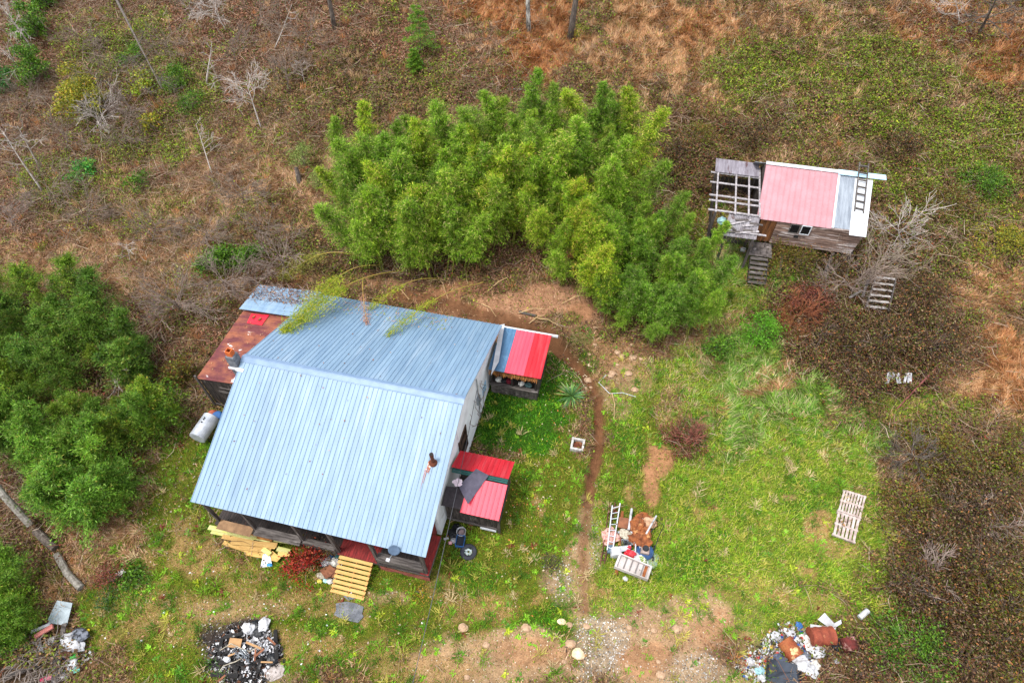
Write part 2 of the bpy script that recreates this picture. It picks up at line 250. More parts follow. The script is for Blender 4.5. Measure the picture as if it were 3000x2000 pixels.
ZONES = [  # class, x, y, rx, ry (photo px), strength, rotation
 ('lawn', 1100, 1330, 850, 260, 1), ('meadow', 1500, 1200, 420, 300, .9), ('scrub', 1900, 600, 560, 330, .8), ('litter', 500, 60, 800, 170, 1), ('litter', 100, 300, 260, 330, .8), ('dry', 520, 420, 330, 150, .9), ('dry', 230, 560, 330, 110, .75), ('litter', 900, 120, 430, 130, .85),
 ('litter', 60, 480, 160, 110, .8), ('dry', 420, 640, 250, 90, .7), ('litter', 440, 760, 170, 120, .85), ('scrub', 480, 880, 110, 110, .8), ('bramble', 200, 900, 260, 300, .8), ('dry', 180, 590, 200, 60, .5),
 ('weeds', 300, 110, 160, 90, .7), ('weeds', 140, 400, 120, 60, .5), ('weeds', 620, 340, 60, 60, .35), ('scrub', 850, 200, 200, 90, .6), ('weeds', 1000, 150, 90, 60, .3), ('weeds', 450, 700, 90, 60, .35), ('weeds', 520, 880, 60, 70, .4), ('weeds', 430, 230, 60, 130, .7), ('weeds', 330, 330, 160, 50, .75), ('weeds', 190, 440, 110, 90, .35), ('weeds', 350, 480, 110, 60, .45), ('scrub', 300, 250, 130, 80, .5),
 ('weeds', 520, 600, 70, 40, .8), ('scrub', 660, 540, 130, 90, .65), ('litter', 620, 640, 100, 50, .7), ('weeds', 700, 360, 45, 60, .5), ('dry', 650, 430, 90, 130, .5),
 ('orange', 1230, 100, 110, 95, .9), ('orange', 1210, 20, 130, 60, .8), ('orange', 1440, 50, 60, 60, .5), ('bramble', 1120, 190, 110, 40, .5), ('litter', 1080, 200, 110, 60, .3), ('litter', 900, 50, 150, 80, .5),
 ('straw', 1520, 110, 190, 130, .85), ('orange', 1620, 60, 130, 60, .5), ('straw', 1570, 220, 160, 70, .7), ('straw', 1480, 20, 120, 50, .6), ('weeds', 1700, 180, 110, 110, .55), ('scrub', 1500, 330, 200, 140, .5),
 ('weeds', 2000, 180, 280, 170, .7), ('weeds', 2150, 330, 270, 150, .85), ('weeds', 2250, 500, 170, 120, .7), ('scrub', 1950, 290, 60, 40, .6), ('dry', 1900, 100, 60, 40, .4), ('scrub', 2120, 250, 50, 50, .5), ('weeds', 1780, 200, 160, 130, .5), ('bramble', 1640, 320, 160, 55, .75), ('bramble', 1620, 430, 90, 110, .5), ('bramble', 2060, 350, 90, 30, .6), ('scrub', 1850, 250, 110, 70, .5),
 ('bramble', 2110, 600, 160, 90, .6), ('bramble', 1740, 270, 80, 40, .5), ('orange', 2200, 60, 230, 75, .6), ('litter', 2220, 50, 200, 80, .6), ('orange', 2300, 160, 80, 60, .6), ('straw', 1800, 40, 150, 50, .5),
 ('lawn', 1640, 600, 70, 170, .8), ('longgrass', 1700, 640, 80, 90, .7), ('lush', 1820, 630, 130, 30, .5), ('dry', 1640, 540, 25, 70, .5), ('meadow', 1660, 720, 90, 90, .8), ('dry', 1640, 770, 150, 50, .6),
 ('longgrass', 1800, 900, 200, 130, 1), ('longgrass', 1680, 1000, 180, 110, .9), ('longgrass', 1640, 860, 130, 80, .8), ('longgrass', 1960, 1000, 90, 90, .8), ('lush', 1880, 950, 60, 60, .4), ('dry', 1560, 830, 90, 80, .7),
 ('bramble', 2060, 790, 170, 190, 1), ('bramble', 1920, 720, 160, 70, 1), ('bramble', 1900, 800, 90, 70, .9), ('orange', 1830, 720, 45, 45, .7), ('bramble', 2130, 860, 80, 90, .9),
 ('scrub', 2200, 620, 150, 60, .7), ('straw', 2280, 670, 110, 70, .8), ('straw', 2300, 860, 110, 140, 1), ('orange', 2290, 790, 90, 70, .5), ('orange', 2340, 850, 60, 110, .6), ('bramble', 2220, 800, 45, 60, .6), ('scrub', 2330, 560, 80, 40, .6),
 ('meadow', 2120, 940, 120, 35, .6), ('scrub', 2230, 970, 150, 50, .6), ('weeds', 2200, 940, 80, 30, .5),
 ('meadow', 1760, 1200, 330, 240, 1), ('meadow', 1560, 960, 110, 170, .85), ('meadow', 1600, 1330, 220, 130, .9), ('meadow', 1880, 1080, 140, 130, .8), ('meadow', 2060, 1400, 130, 110, .8), ('lush', 1580, 1290, 80, 60, .45), ('lush', 1860, 1150, 100, 60, .35),
 ('dry', 1920, 960, 40, 30, .6), ('straw', 1760, 890, 60, 16, .8, -15), ('straw', 1760, 855, 50, 12, .7, -20), ('straw', 1640, 940, 30, 16, .4),

 ('tan', 1880, 1210, 45, 50, .85), ('tan', 1930, 1260, 50, 30, .6), ('bank', 1812, 1142, 24, 8, .7), ('tan', 1720, 1350, 80, 30, .4), ('tan', 1850, 1380, 80, 30, .4),
 ('scrub', 2230, 1150, 150, 170, 1), ('bramble', 2190, 1050, 110, 70, .7), ('bramble', 2230, 1330, 160, 140, .85), ('bramble', 2300, 1180, 80, 80, .5), ('straw', 2310, 1140, 70, 40, .6), ('scrub', 2080, 1150, 70, 60, .7), ('weeds', 2310, 1330, 60, 80, .6), ('weeds', 2080, 1470, 150, 90, .5), ('scrub', 2090, 1310, 60, 130, .8), ('weeds', 1990, 1330, 40, 60, .3),
 ('weeds', 2120, 1000, 60, 40, .6), ('weeds', 2290, 1090, 50, 40, .6), ('meadow', 2180, 1130, 60, 40, .4), ('weeds', 2260, 1240, 70, 50, .6), ('weeds', 2150, 1330, 60, 60, .55), ('straw', 2200, 1220, 60, 40, .5), ('orange', 2180, 1390, 50, 40, .45), ('weeds', 2330, 1450, 60, 60, .6), ('bramble', 2260, 1500, 120, 60, .75), ('bramble', 2070, 1520, 110, 60, .7), ('scrub', 1980, 1440, 80, 40, .4), ('bramble', 1900, 1560, 120, 20, .6),
 # house yard
 ('lawn', 1260, 1150, 140, 270, 1), ('lush', 1190, 960, 100, 110, 1), ('lush', 1250, 880, 70, 70, .8), ('lush', 1140, 900, 60, 60, .8), ('lush', 1170, 970, 70, 60, .8), ('lawn', 1450, 1050, 90, 250, .85), ('lush', 1440, 1000, 40, 130, .5),
 ('bank', 1240, 695, 230, 46, .95), ('bank', 1370, 750, 60, 40, .7), ('bank', 1420, 810, 45, 60, .6), ('tan', 1400, 830, 60, 60, .4), ('meadow', 1440, 940, 40, 50, .5), ('clay', 1060, 665, 60, 22, .8), ('clay', 1330, 715, 40, 20, .7), ('dirt', 1420, 900, 35, 60, .6), ('dirt', 1470, 860, 35, 40, .4), ('lush', 1340, 770, 26, 22, .5), ('lush', 1350, 835, 24, 24, .6), ('bank', 870, 640, 110, 26, .6),
 ('bramble', 980, 610, 260, 35, .8), ('litter', 1150, 590, 130, 60, .6), ('scrub', 800, 600, 120, 40, .6),
 ('lawn', 420, 1120, 170, 210, .95), ('dry', 300, 1130, 90, 50, .75, -35), ('dry', 230, 1250, 100, 90, .9), ('litter', 170, 1165, 45, 25, .7), ('bramble', 30, 1200, 120, 160, .5), ('litter', 262, 1330, 35, 45, .7),
 ('lawn', 640, 1420, 420, 190, 1), ('tan', 460, 1270, 60, 50, .7), ('tan', 420, 1210, 40, 40, .6), ('tan', 700, 1380, 200, 40, .5), ('tan', 560, 1320, 90, 40, .4), ('tan', 430, 1420, 110, 60, .45), ('tan', 700, 1480, 120, 50, .6), ('tan', 300, 1400, 60, 80, .4), ('tan', 880, 1500, 110, 50, .5), ('dirt', 560, 1400, 110, 26, .5), ('lush', 740, 1440, 60, 24, .5), ('lush', 800, 1520, 60, 40, .4), ('lush', 480, 1000, 30, 40, .4), ('lush', 300, 1330, 40, 60, .45),
 ('lawn', 1180, 1330, 180, 150, .95), ('tan', 1100, 1400, 100, 40, .6), ('tan', 1010, 1350, 50, 40, .5), ('lush', 1260, 1430, 70, 50, .6), ('ash', 1265, 1310, 30, 45, .6), ('dirt', 900, 1370, 50, 22, .7), ('lush', 1080, 1330, 60, 40, .4),
 ('dirt', 1170, 1510, 240, 75, .9), ('clay', 1220, 1500, 110, 35, .5), ('dirt', 1520, 1470, 200, 120, .95), ('clay', 1470, 1510, 90, 40, .6), ('dirt', 1420, 1420, 70, 60, .7), ('clay', 1640, 1460, 70, 50, .45), ('dirt', 1330, 1330, 40, 130, .7), ('gravel', 1370, 1480, 75, 90, .8), ('gravel', 1600, 1530, 70, 50, .5), ('gravel', 1290, 1340, 30, 50, .5), ('gravel', 1370, 1250, 24, 80, .4),
 ('tan', 1000, 1540, 90, 40, .5), ('lawn', 960, 1470, 60, 30, .5), ('meadow', 1420, 1370, 60, 40, .6),
 ('ash', 565, 1500, 92, 75, 1), ('ash', 1830, 1510, 110, 60, .55), ('scrub', 80, 1540, 130, 50, .8), ('dirt', 600, 1560, 110, 20, .4), ('bramble', 1580, 1010, 45, 60, .6), ('clay', 1510, 1060, 36, 44, .9), ('clay', 1495, 1120, 20, 44, .85), ('dry', 1540, 940, 40, 60, .5), ('dirt', 1260, 1330, 30, 40, .5), ('lush', 1420, 1180, 30, 50, .4), ('scrub', 1450, 700, 50, 30, .5), ('litter', 1130, 665, 70, 14, .6), ('weeds', 1300, 730, 30, 16, .4), ('scrub', 1400, 770, 30, 20, .5)]
def lin2(p): return np.array([p[0], p[1]])
def weights(x, y):
    Wt = np.zeros((len(x), len(CN))); Wt[:, CI['dry']] = .5; Wt[:, CI['scrub']] = .5
    nz = fbm(x, y, 2.2, 21)-.5; nz2 = vn(x, y, .7, 31)-.5; nz3 = fbm(x, y, 5., 44)-.5
    for z in ZONES:
        k, px, py, rx, ry, st = z[:6]; ro = math.radians(z[6]) if len(z) > 6 else 0
        C0 = lin2(HP(px, py, terr0)); co, si = math.cos(ro), math.sin(ro)
        A = lin2(HP(px+rx*co, py+rx*si, terr0))-C0; B = lin2(HP(px-ry*si, py+ry*co, terr0))-C0
        Mi = np.linalg.inv(np.array([A, B]).T); q = Mi@np.array([x-C0[0], y-C0[1]])
        m = (abs(q[0]) < 1.7) & (abs(q[1]) < 1.7); d = np.hypot(q[0][m], q[1][m])+nz[m]*1.0+nz2[m]*.5+nz3[m]*.7
        w = (1-sst(.7, 1.15, d))*st; Wt[m] *= (1-w)[:, None]; Wt[m, CI[k]] += w
    # scattered small patches so that no zone is uniform
    for k, a, b, s, sd in (('tan', .66, .8, 1.1, 71), ('lush', .68, .8, .9, 83)):
        n = fbm(x, y, s, sd); w = sst(a, b, n)*.75*(Wt[:, CI['lawn']]+Wt[:, CI['meadow']]); Wt *= (1-w)[:, None]; Wt[:, CI[k]] += w
    for k, a, b, s, sd in (('weeds', .6, .72, 1.6, 91), ('dry', .62, .75, 1.3, 97), ('bramble', .64, .74, 2., 99)):
        n = fbm(x, y, s, sd); w = sst(a, b, n)*.7*(Wt[:, CI['scrub']]+Wt[:, CI['weeds']]*.7+Wt[:, CI['litter']]*.45+Wt[:, CI['dry']]*.45+Wt[:, CI['longgrass']]*.2); Wt *= (1-w)[:, None]; Wt[:, CI[k]] += w
    d = pdist(x, y, PATH[:7])+nz2*.15; w = 1-sst(.2, .42, d+(vn(x, y, .3, 9)-.5)*.2); Wt *= (1-w)[:, None]; Wt[:, CI['mud']] += w
    d = pdist(x, y, PATH[6:])+nz*.5+nz2*.3; w = (1-sst(.1, .5, d))*.75; Wt *= (1-w)[:, None]; Wt[:, CI['dirt']] += w
    w = (1-sst(.1, .34, pdist(x, y, PATH[6:])+nz2*.25))*.7; Wt *= (1-w)[:, None]; Wt[:, CI['mud']] += w
    d = pdist(x, y, MOAT)+nz2*.15; w = (1-sst(.25, .6, d))*.9; Wt *= (1-w)[:, None]; Wt[:, CI['mud']] += w
    return Wt
# ---------------------------------------------------------------- ground sheet
def axis(a, b, st, lo, hi):
    L = list(np.arange(a, b, st)); s = st; v = a
    pre = []
    while v > lo: s *= 1.35; v -= s; pre.append(v)
    v = L[-1]; s = st
    while v < hi: s *= 1.35; v += s; L.append(v)
    return np.array(pre[::-1]+L)
gx = axis(-42, 52, .16, -160, 180); gy = axis(-20, 58, .16, -140, 190)
GX, GY = np.meshgrid(gx, gy); X = GX.ravel(); Y = GY.ravel(); Z = terr(X, Y); Wg = weights(X, Y)
SO = np.array([CL[k][0] for k in CN]); GC = Wg@SO; GC *= (.8+.4*vn(X, Y, .45, 61))[:, None]*(.88+.24*fbm(X, Y, 3, 63))[:, None]
ny, nx = GX.shape; ii = np.arange(ny*nx).reshape(ny, nx)
Fq = np.stack([ii[:-1, :-1], ii[:-1, 1:], ii[1:, 1:], ii[1:, :-1]], -1).reshape(-1, 4)
me = bpy.data.meshes.new('ground'); me.vertices.add(len(X)); me.vertices.foreach_set('co', np.c_[X, Y, Z].ravel()); me.loops.add(Fq.size); me.loops.foreach_set('vertex_index', Fq.ravel().astype(np.int32))
me.polygons.add(len(Fq)); me.polygons.foreach_set('loop_start', np.arange(0, Fq.size, 4, dtype=np.int32)); me.update(calc_edges=True); me.polygons.foreach_set('use_smooth', [True]*len(Fq))
a = me.color_attributes.new('Col', 'FLOAT_COLOR', 'POINT'); a.data.foreach_set('color', np.c_[GC, np.ones(len(X))].ravel())
me.materials.append(mat('soil', (1, 1, 1), (.72, .7, .68), att=True, scale=3.5, rough=.95, bump=.6, fine=.35, spec=.1))
g = bpy.data.objects.new('ground', me); SC.collection.objects.link(g); tag(g, kind='structure', label='grassy yard and hillside with dirt track and brush')
# ---------------------------------------------------------------- ground cover
LM = lambda x, y: (x > -.1) & (x < 10.8) & (y > -6) & (y < 6.6) | (x > 11) & (x < 13.7) & (y > -3.4) & (y < -1) | (x > 11) & (x < 13.7) & (y > 4.7) & (y < 7.3) | (x > -3.8) & (x < 0) & (y > .2) & (y < 6.5) | (x > 24.8) & (x < 31) & (y > 17.9) & (y < 21.4)
def visible(x, y, z, m=.09):
    d = np.c_[x, y, z]-CAM; dz = d@FW; u = d@RT/dz*FPX/3000; v = d@UP/dz*FPX/3000
    return (abs(u) < .5+m) & (abs(v) < .333+m)
NP = 2500000
x = RS.uniform(-43, 52, NP); y = RS.uniform(-14, 58, NP); kp = visible(x, y, terr0(x, y)) & ~LM(x, y)
x = x[kp]; y = y[kp]; Wt = weights(x, y); cum = Wt.cumsum(1); cum /= cum[:, -1:]; ci = (RS.rand(len(x))[:, None] > cum).sum(1).clip(0, len(CN)-1)
z = terr(x, y)
def cover(name, classes, label):
    Vt, Ct, Vq, Cq = [], [], [], []
    for k in classes:
        so, pal, kind, den, Lg, Wd, Hh = CL[k]; i = np.where(ci == CI[k])[0]; i = i[RS.rand(len(i)) < den]; n = len(i)
        if not n: continue
        px, py, pz = x[i], y[i], z[i]; far = 1+.35*sst(5, 40, py)
        nz = fbm(px, py, .9, 55); cl = fbm(px, py, 3.1, 57); C = pick(pal, n, RS, .22)*(.62+.5*nz+.28*cl)[:, None]
        if kind in 'gG':
            az = RS.uniform(0, 2*math.pi, n) if kind == 'g' else vn(px, py, 1.1, 66)*14+RS.normal(0, .45, n)
            le = RS.uniform(.3, 1.1, n) if kind == 'g' else RS.uniform(.6, 1.3, n); L = Lg*RS.uniform(.5, 1.3, n)*(.6+.8*nz)*far
            D = np.c_[np.cos(az)*np.sin(le), np.sin(az)*np.sin(le), np.cos(le)]; S = np.c_[-np.sin(az), np.cos(az), 0*az]*(Wd*far*RS.uniform(.6, 1.3, n))[:, None]
            B = np.c_[px, py, pz-.01]
            Vt.append(np.stack([B-S/2, B+S/2, B+D*L[:, None]], 1).reshape(-1, 3)); Ct.append(C)
        else:
            hgt = 0.01+Hh*RS.rand(n)**.7*(.15+1.5*sst(.35, .75, fbm(px, py, 1.5, 77))) if Hh > .1 else .01+Hh*RS.rand(n)
            az = RS.uniform(0, 2*math.pi, n); el = RS.normal(0, .35 if Hh < .1 else .55, n)
            D = np.c_[np.cos(az)*np.cos(el), np.sin(az)*np.cos(el), np.sin(el)]; s = far*RS.uniform(.55, 1.25, n)
            Vq.append(rhombs(np.c_[px, py, pz+hgt], D, Lg*s, Wd*s, RS, 3.)); Cq.append(C)
    if Vt: tag(npmesh(name, np.concatenate(Vt), 3, np.concatenate(Ct), LEAF), label, kind='stuff')
    if Vq: tag(npmesh(name, np.concatenate(Vq), 4, np.concatenate(Cq), LEAF), label, kind='stuff')
cover('grass', ['lawn', 'lush', 'meadow', 'tan'], 'short patchy green and tan yard grass')
cover('long_grass', ['longgrass'], 'long pale green grass lying in swept tufts')
cover('dry_grass', ['straw', 'orange', 'dry'], 'dry straw and orange grass on the hillside')
cover('leaf_litter', ['litter', 'bank', 'ash', 'mud', 'clay'], 'fallen brown leaves and scraps on the soil')
cover('gravel', ['gravel', 'dirt'], 'loose pale gravel on the dirt drive')
cover('weeds', ['weeds', 'scrub'], 'green and brown weeds covering the slope')
cover('bramble', ['bramble'], 'dark brown bramble thicket')

# tangled dead twigs and vines over the rough ground
tw = {'litter': .055, 'dry': .055, 'scrub': .08, 'bramble': .11, 'weeds': .03, 'straw': .05, 'orange': .04}; pr = np.array([tw.get(k, 0) for k in CN])[ci]; i = np.where(RS.rand(len(ci)) < pr*(.2+1.6*sst(.35, .7, fbm(x, y, 2.5, 111)))*(1+1.3*(1-sst(-16, -2, x))*sst(8, 14, y)))[0]; n = len(i)
az = RS.uniform(0, 6.28, n); el = RS.normal(.12, .22, n); D = np.c_[np.cos(az)*np.cos(el), np.sin(az)*np.cos(el), np.sin(el)]; L = RS.uniform(.35, 1.3, n); isb = (ci[i] == CI['bramble'])
P0 = np.c_[x[i], y[i], z[i]+.03+RS.rand(n)*(.12+.6*isb)]; S = np.cross(D, unit(RS.normal(size=(n, 3)))); S = unit(S)*RS.uniform(.012, .03, n)[:, None]; J = P0+D*(L*.5)[:, None]+RS.normal(size=(n, 3))*.05
Vt = np.stack([P0-S/2, P0+S/2, J+S/2, J-S/2], 1); e2 = J+unit(D+RS.normal(size=(n, 3))*.35)*(L*.5)[:, None]; Vt2 = np.stack([J-S/2, J+S/2, e2+S*.15, e2-S*.15], 1)
C = pick([(4, c(158, 132, 108, .85)), (3, c(124, 98, 78, .75)), (2, c(184, 164, 142, .85)), (2, c(130, 86, 62, .8))], n, RS)
tag(npmesh('dead_twigs', np.concatenate([Vt.reshape(-1, 3), Vt2.reshape(-1, 3)]), 4, np.concatenate([C, C]), LEAF), 'tangled dead twigs and vines strewn over the slopes', kind='stuff')

# standing tufts and broad weeds that break up the lawn
kk = np.where(np.isin(ci, [CI['lawn'], CI['meadow'], CI['longgrass'], CI['lush'], CI['tan'], CI['dirt']]))[0]; kk = kk[RS.choice(len(kk), 1500, replace=False)]
def tufts(name, idx, nb, rad, L, Wd, pal, label, lean=(.3, 1.2)):
    n = len(idx)*nb; px = np.repeat(x[idx], nb)+RS.normal(0, rad, n); py = np.repeat(y[idx], nb)+RS.normal(0, rad, n); pz = np.repeat(z[idx], nb); s = np.repeat(RS.uniform(.5, 1.4, len(idx)), nb); az = RS.uniform(0, 6.28, n); le = RS.uniform(*lean, n)
    D = np.c_[np.cos(az)*np.sin(le), np.sin(az)*np.sin(le), np.cos(le)]; C = np.repeat(pick(pal, len(idx), RS, .2), nb, 0)*RS.uniform(.7, 1.25, (n, 1)); tag(npmesh(name, rhombs(np.c_[px, py, pz], D, L*s*RS.uniform(.7, 1.2, n), np.full(n, Wd), RS, 4.), 4, C, LEAF), label, kind='stuff')
tufts('grass_tufts', kk[:650], 26, .07, .4, .03, [(4, c(120, 160, 50, .85)), (3, c(84, 126, 40, .8)), (2.5, c(190, 178, 110, .85)), (1, c(206, 184, 140, .9))], 'taller tufts of green and straw grass in the yard')
tufts('broadleaf_weeds', kk[650:1300], 12, .05, .17, .08, [(4, c(130, 176, 50, .9)), (2, c(96, 146, 50, .85)), (1, c(176, 186, 60, .9)), (.6, c(130, 60, 46, .8))], 'small broad leaved weeds dotted over the lawn', (.9, 1.5))
mm = np.where(np.isin(ci, [CI['dry'], CI['straw'], CI['orange'], CI['scrub'], CI['litter']]))[0]; mm = mm[RS.choice(len(mm), 1600, replace=False)]
tufts('dry_tufts', mm, 22, .1, .6, .028, [(4, c(206, 168, 124, .9)), (3, c(176, 130, 88, .85)), (2, c(196, 134, 82, .85)), (1.5, c(120, 122, 54, .8))], 'standing clumps of dry grass on the hillside', (.1, .9))
# ---------------------------------------------------------------- ribbed metal roofing
def ribbed(name, m, tl, tr, bl, br, parent, sp=.2286, h=.03, w=.03, t=.02, panel=4, tint=(.97, 1.03), cols=None, minor=False, seed=0):
    tl, tr, bl, br = (np.array(p, float) for p in (tl, tr, bl, br)); Lr = np.linalg.norm(tr-tl); n = max(1, round(Lr/sp)); s = Lr/n
    nrm = np.cross(tr-tl, bl-tl); nrm /= np.linalg.norm(nrm); nrm = nrm if nrm[2] > 0 else -nrm; rr = random.Random(seed)
    pr = [(0, 0)]; tags = [0]
    for i in range(n+1):
        q = i*s; a = [(q-w, 0), (q-w*.55, h), (q+w*.55, h), (q+w, 0)]
        if i == 0: a = [(0, h), (w*.55, h), (w, 0)]; pr = []; tags = []
        if i == n: a = [(q-w, 0), (q-w*.55, h), (q, h)]
        pr += a; tags += [i]*len(a)
        if i < n and minor:
            for e in (.36, .64): pr += [(q+s*e-.012, 0), (q+s*e, .006), (q+s*e+.012, 0)]; tags += [i]*3
    mb = MB(); vs = []; cl = []; pcs = {}
    for row in (0, 1):
        for (q, z), tg in zip(pr, tags):
            f = q/Lr; p = (tl*(1-f)+tr*f) if row == 0 else (bl*(1-f)+br*f); vs.append(p+nrm*z)
            pk = tg//panel
            if cols: cl.append(cols(q/Lr))
            else:
                if pk not in pcs: k = rr.uniform(*tint); pcs[pk] = (k, k, k)
                cl.append(pcs[pk])
    k = len(pr)
    for row in (0, 1):
        for f in (0, 1):
            p = (tl*(1-f)+tr*f) if row == 0 else (bl*(1-f)+br*f); vs.append(p-nrm*t); cl.append((.6, .6, .6))
    fs = [(i, i+k, i+1+k, i+1) for i in range(k-1)]; b = 2*k
    fs += [(b, b+1, b+3, b+2)]; fs += [tuple(list(range(k))+[b+1, b]), tuple([2*k-1-i for i in range(k)]+[b+2, b+3])]; fs += [(0, b, b+2, k), (k-1, 2*k-1, b+3, b+1)]
    mb.v = [tuple(p) for p in vs]; mb.f = fs; mb.col = cl
    return mb.build(name, m, parent)
def planks(mb, a, b, down, n, gap=.012, t=.025, jit=.0, rr=random, cols=None):   # a->b runs across the boards, each board reaches along 'down'
    a, b, down = (np.array(q, float) for q in (a, b, down)); nr = np.cross(b-a, down); nr /= np.linalg.norm(nr)
    for i in range(n):
        p = a+(b-a)*(i/n)+(b-a)/np.linalg.norm(b-a)*gap/2; q = a+(b-a)*((i+1)/n)-(b-a)/np.linalg.norm(b-a)*gap/2; d = down*(1+rr.uniform(-jit, jit)); o = nr*rr.uniform(0, .006)
        k = rr.uniform(.7, 1.25); cc = (k, k, k) if cols is None else cols
        mb.hexa([p+o, q+o, q+d+o, p+d+o, p+nr*t+o, q+nr*t+o, q+d+nr*t+o, p+d+nr*t+o], cc)
WG = mat('grey_boards', c(122, 112, 108, .62), c(74, 66, 62, .55), c(158, 148, 144, .7), scale=2.2, stretch=(2, 2, 2), bump=.5, fine=.3, att=True)
WD = mat('dark_boards', c(88, 78, 72, .6), c(46, 40, 37, .5), c(130, 120, 112, .6), scale=2.5, stretch=(5, 5, .8), bump=.5, fine=.35, att=True)
# ---------------------------------------------------------------- the house
ZR, YF, YB, ZF, ZB = 6.03, -6.51, 6.99, 3.53, 3.30
fr = lambda x, y: ZR+(ZF-ZR)*y/YF if y < 0 else ZR+(ZB-ZR)*y/YB
house = empty('farmhouse', (5.6, 0, 0), 'old white farmhouse under a light blue ribbed metal roof with a front porch', 'house')
TR_ = (.96, 1.04)
ribbed('roof', ROOFB, (0, 0, ZR), (11.2, 0, ZR), (0, YF, ZF), (11.2, YF, ZF), house, tint=TR_, seed=2)
ribbed('roof', ROOFB, (0, 0, ZR), (11.2, 0, ZR), (0, YB, ZB), (11.2, YB, ZB), house, tint=TR_, seed=3)
mb = MB()
for x0, x1 in ((-.03, 6.32), (6.3, 11.23)):      # ridge cap, two lengths lapped
    o = .0 if x0 < 0 else .006
    for sg in (-1, 1):
        e = .21; y1 = sg*e; z1 = fr(0, y1)+.034
        mb.slab([(x0, 0, ZR+.062+o), (x1, 0, ZR+.062+o), (x1, y1, z1+o), (x0, y1, z1+o)], .006)
        mb.slab([(x0, y1, z1+o+.004), (x1, y1, z1+o+.004), (x1, y1+sg*.03, z1-.012), (x0, y1+sg*.03, z1-.012)], .005)
    mb.tube([(x0, 0, ZR+.055+o), (x1, 0, ZR+.055+o)], .022, 8)
mb.build('ridge_cap', mat('ridge_paint', c(128, 156, 190, .56), c(142, 168, 200, .58), rough=.4, fine=.03, bump=0), house)
# walls
WL = mat('white_wall', c(222, 224, 228, .85), c(205, 206, 210, .8), c(170, 165, 158, .7), scale=1.2, thr3=(.62, .7), rough=.7, fine=.04)
def gable_prism(mb, x0, x1, ys):
    n = len(ys); vs = [(x, y, z) for x in (x0, x1) for y, z in ys]
    mb.add(vs, [tuple(range(n-1, -1, -1)), tuple(range(n, 2*n))]+[(i, (i+1) % n, (i+1) % n+n, i+n) for i in range(n)])
mb = MB(); e = .07
def rp(y): return (y, fr(0, y)-e)
wy0, wy1, wz0, wz1 = -.55, .55, 1.0, 2.9       # gable window hole
gable_prism(mb, 10.6, 10.8, [(-4.2, .1), (wy0, .1), (wy0, rp(wy0)[1]), rp(-4.2)]); gable_prism(mb, 10.7, 10.85, [(wy1, .1), (6.7, .1), rp(6.7), rp(wy1)])
gable_prism(mb, 10.7, 10.85, [(wy0, .1), (wy1, .1), (wy1, wz0), (wy0, wz0)]); gable_prism(mb, 10.7, 10.85, [(wy0, wz1), (wy1, wz1), rp(wy1), (0, ZR-e), rp(wy0)])
gable_prism(mb, .35, .5, [(-4.5, .1), (6.7, .1), rp(6.7), (0, ZR-e), rp(-4.5)])
mb.box(.5, 10.7, 6.55, 6.7, .1, fr(0, 6.7)-.1)
mb.build('wall', WL, house)
mb = MB(); mb.box(.5, 10.7, -4.5, -4.35, .8, fr(0, -4.5)-.08); mb.build('front_wall', CLAYR, house)
wn = MB(); F_ = .07
wn.box(10.72, 10.9, wy0, wy1, wz0, wz0+F_); wn.box(10.72, 10.9, wy0, wy1, wz1-F_, wz1); wn.box(10.72, 10.9, wy0, wy0+F_, wz0+F_, wz1-F_); wn.box(10.72, 10.9, wy1-F_, wy1, wz0+F_, wz1-F_); wn.box(10.74, 10.88, wy0+F_, wy1-F_, 1.93, 1.98)
w_ = wn.build('window', mat('brown_frame', c(90, 66, 50, .7), c(66, 48, 36, .6)), house); MB().box(10.76, 10.78, wy0+F_, wy1-F_, wz0+F_, wz1-F_).build('pane', GLASS, w_)
for xx in (.03, 11.13):
    for ye in (YF+.02, YB-.02):
        MB().slab([(xx, 0, ZR-.03), (xx+.04, 0, ZR-.03), (xx+.04, ye, fr(0, ye)-.03), (xx, ye, fr(0, ye)-.03)], .14).build('fascia', WHITEP, house)
pass
mb = MB()
for i in range(20):
    xx = .3+i*.56
    for ye in (YF+.05, YB-.05): mb.slab([(xx, -.0, ZR-.05), (xx+.05, 0, ZR-.05), (xx+.05, ye, fr(0, ye)-.05), (xx, ye, fr(0, ye)-.05)], .1)
mb.build('rafters', DARKW, house)
# chimney with flue
ch = MB(); rr = random.Random(4)
CX0, CX1, CY0, CY1 = -.5, -.06, -.52, -.08
for k in range(6):
    z0 = 5.3+k*.2; s_ = .004*(k % 2); ch.box(CX0+s_, CX1-s_, CY0+s_, CY1-s_, z0, z0+.19); ch.box(CX0+.012, CX1-.012, CY0+.012, CY1-.012, z0+.19, z0+.2)
ch.box(CX0, CX1, CY0, CY1, 0.2, 5.3)
chim = ch.build('chimney', CONC, house); m_ = MB(); fx, fy, q = -.28, -.3, .14
m_.box(fx-q, fx+q, fy-q, fy-q+.035, 6.5, 6.83); m_.box(fx-q, fx+q, fy+q-.035, fy+q, 6.5, 6.83); m_.box(fx-q, fx-q+.035, fy-q+.035, fy+q-.035, 6.5, 6.83); m_.box(fx+q-.035, fx+q, fy-q+.035, fy+q-.035, 6.5, 6.83)
m_.build('flue_pot', mat('terracotta', c(215, 110, 50, .75), c(180, 84, 36, .7), rough=.8), chim)
MB().box(fx-q+.04, fx+q-.04, fy-q+.04, fy+q-.04, 6.5, 6.52).build('flue_hole', CHAR, chim)
m_ = MB(); m_.slab([(-.1, -.55, fr(0, -.55)+.03), (.3, -.55, fr(0, -.55)+.03), (.3, -.7, fr(0, -.7)+.035), (-.1, -.7, fr(0, -.7)+.035)], .01); m_.box(-.56, -.02, -.6, -.53, 5.66, 5.78); m_.build('flashing', WHITEP, chim)
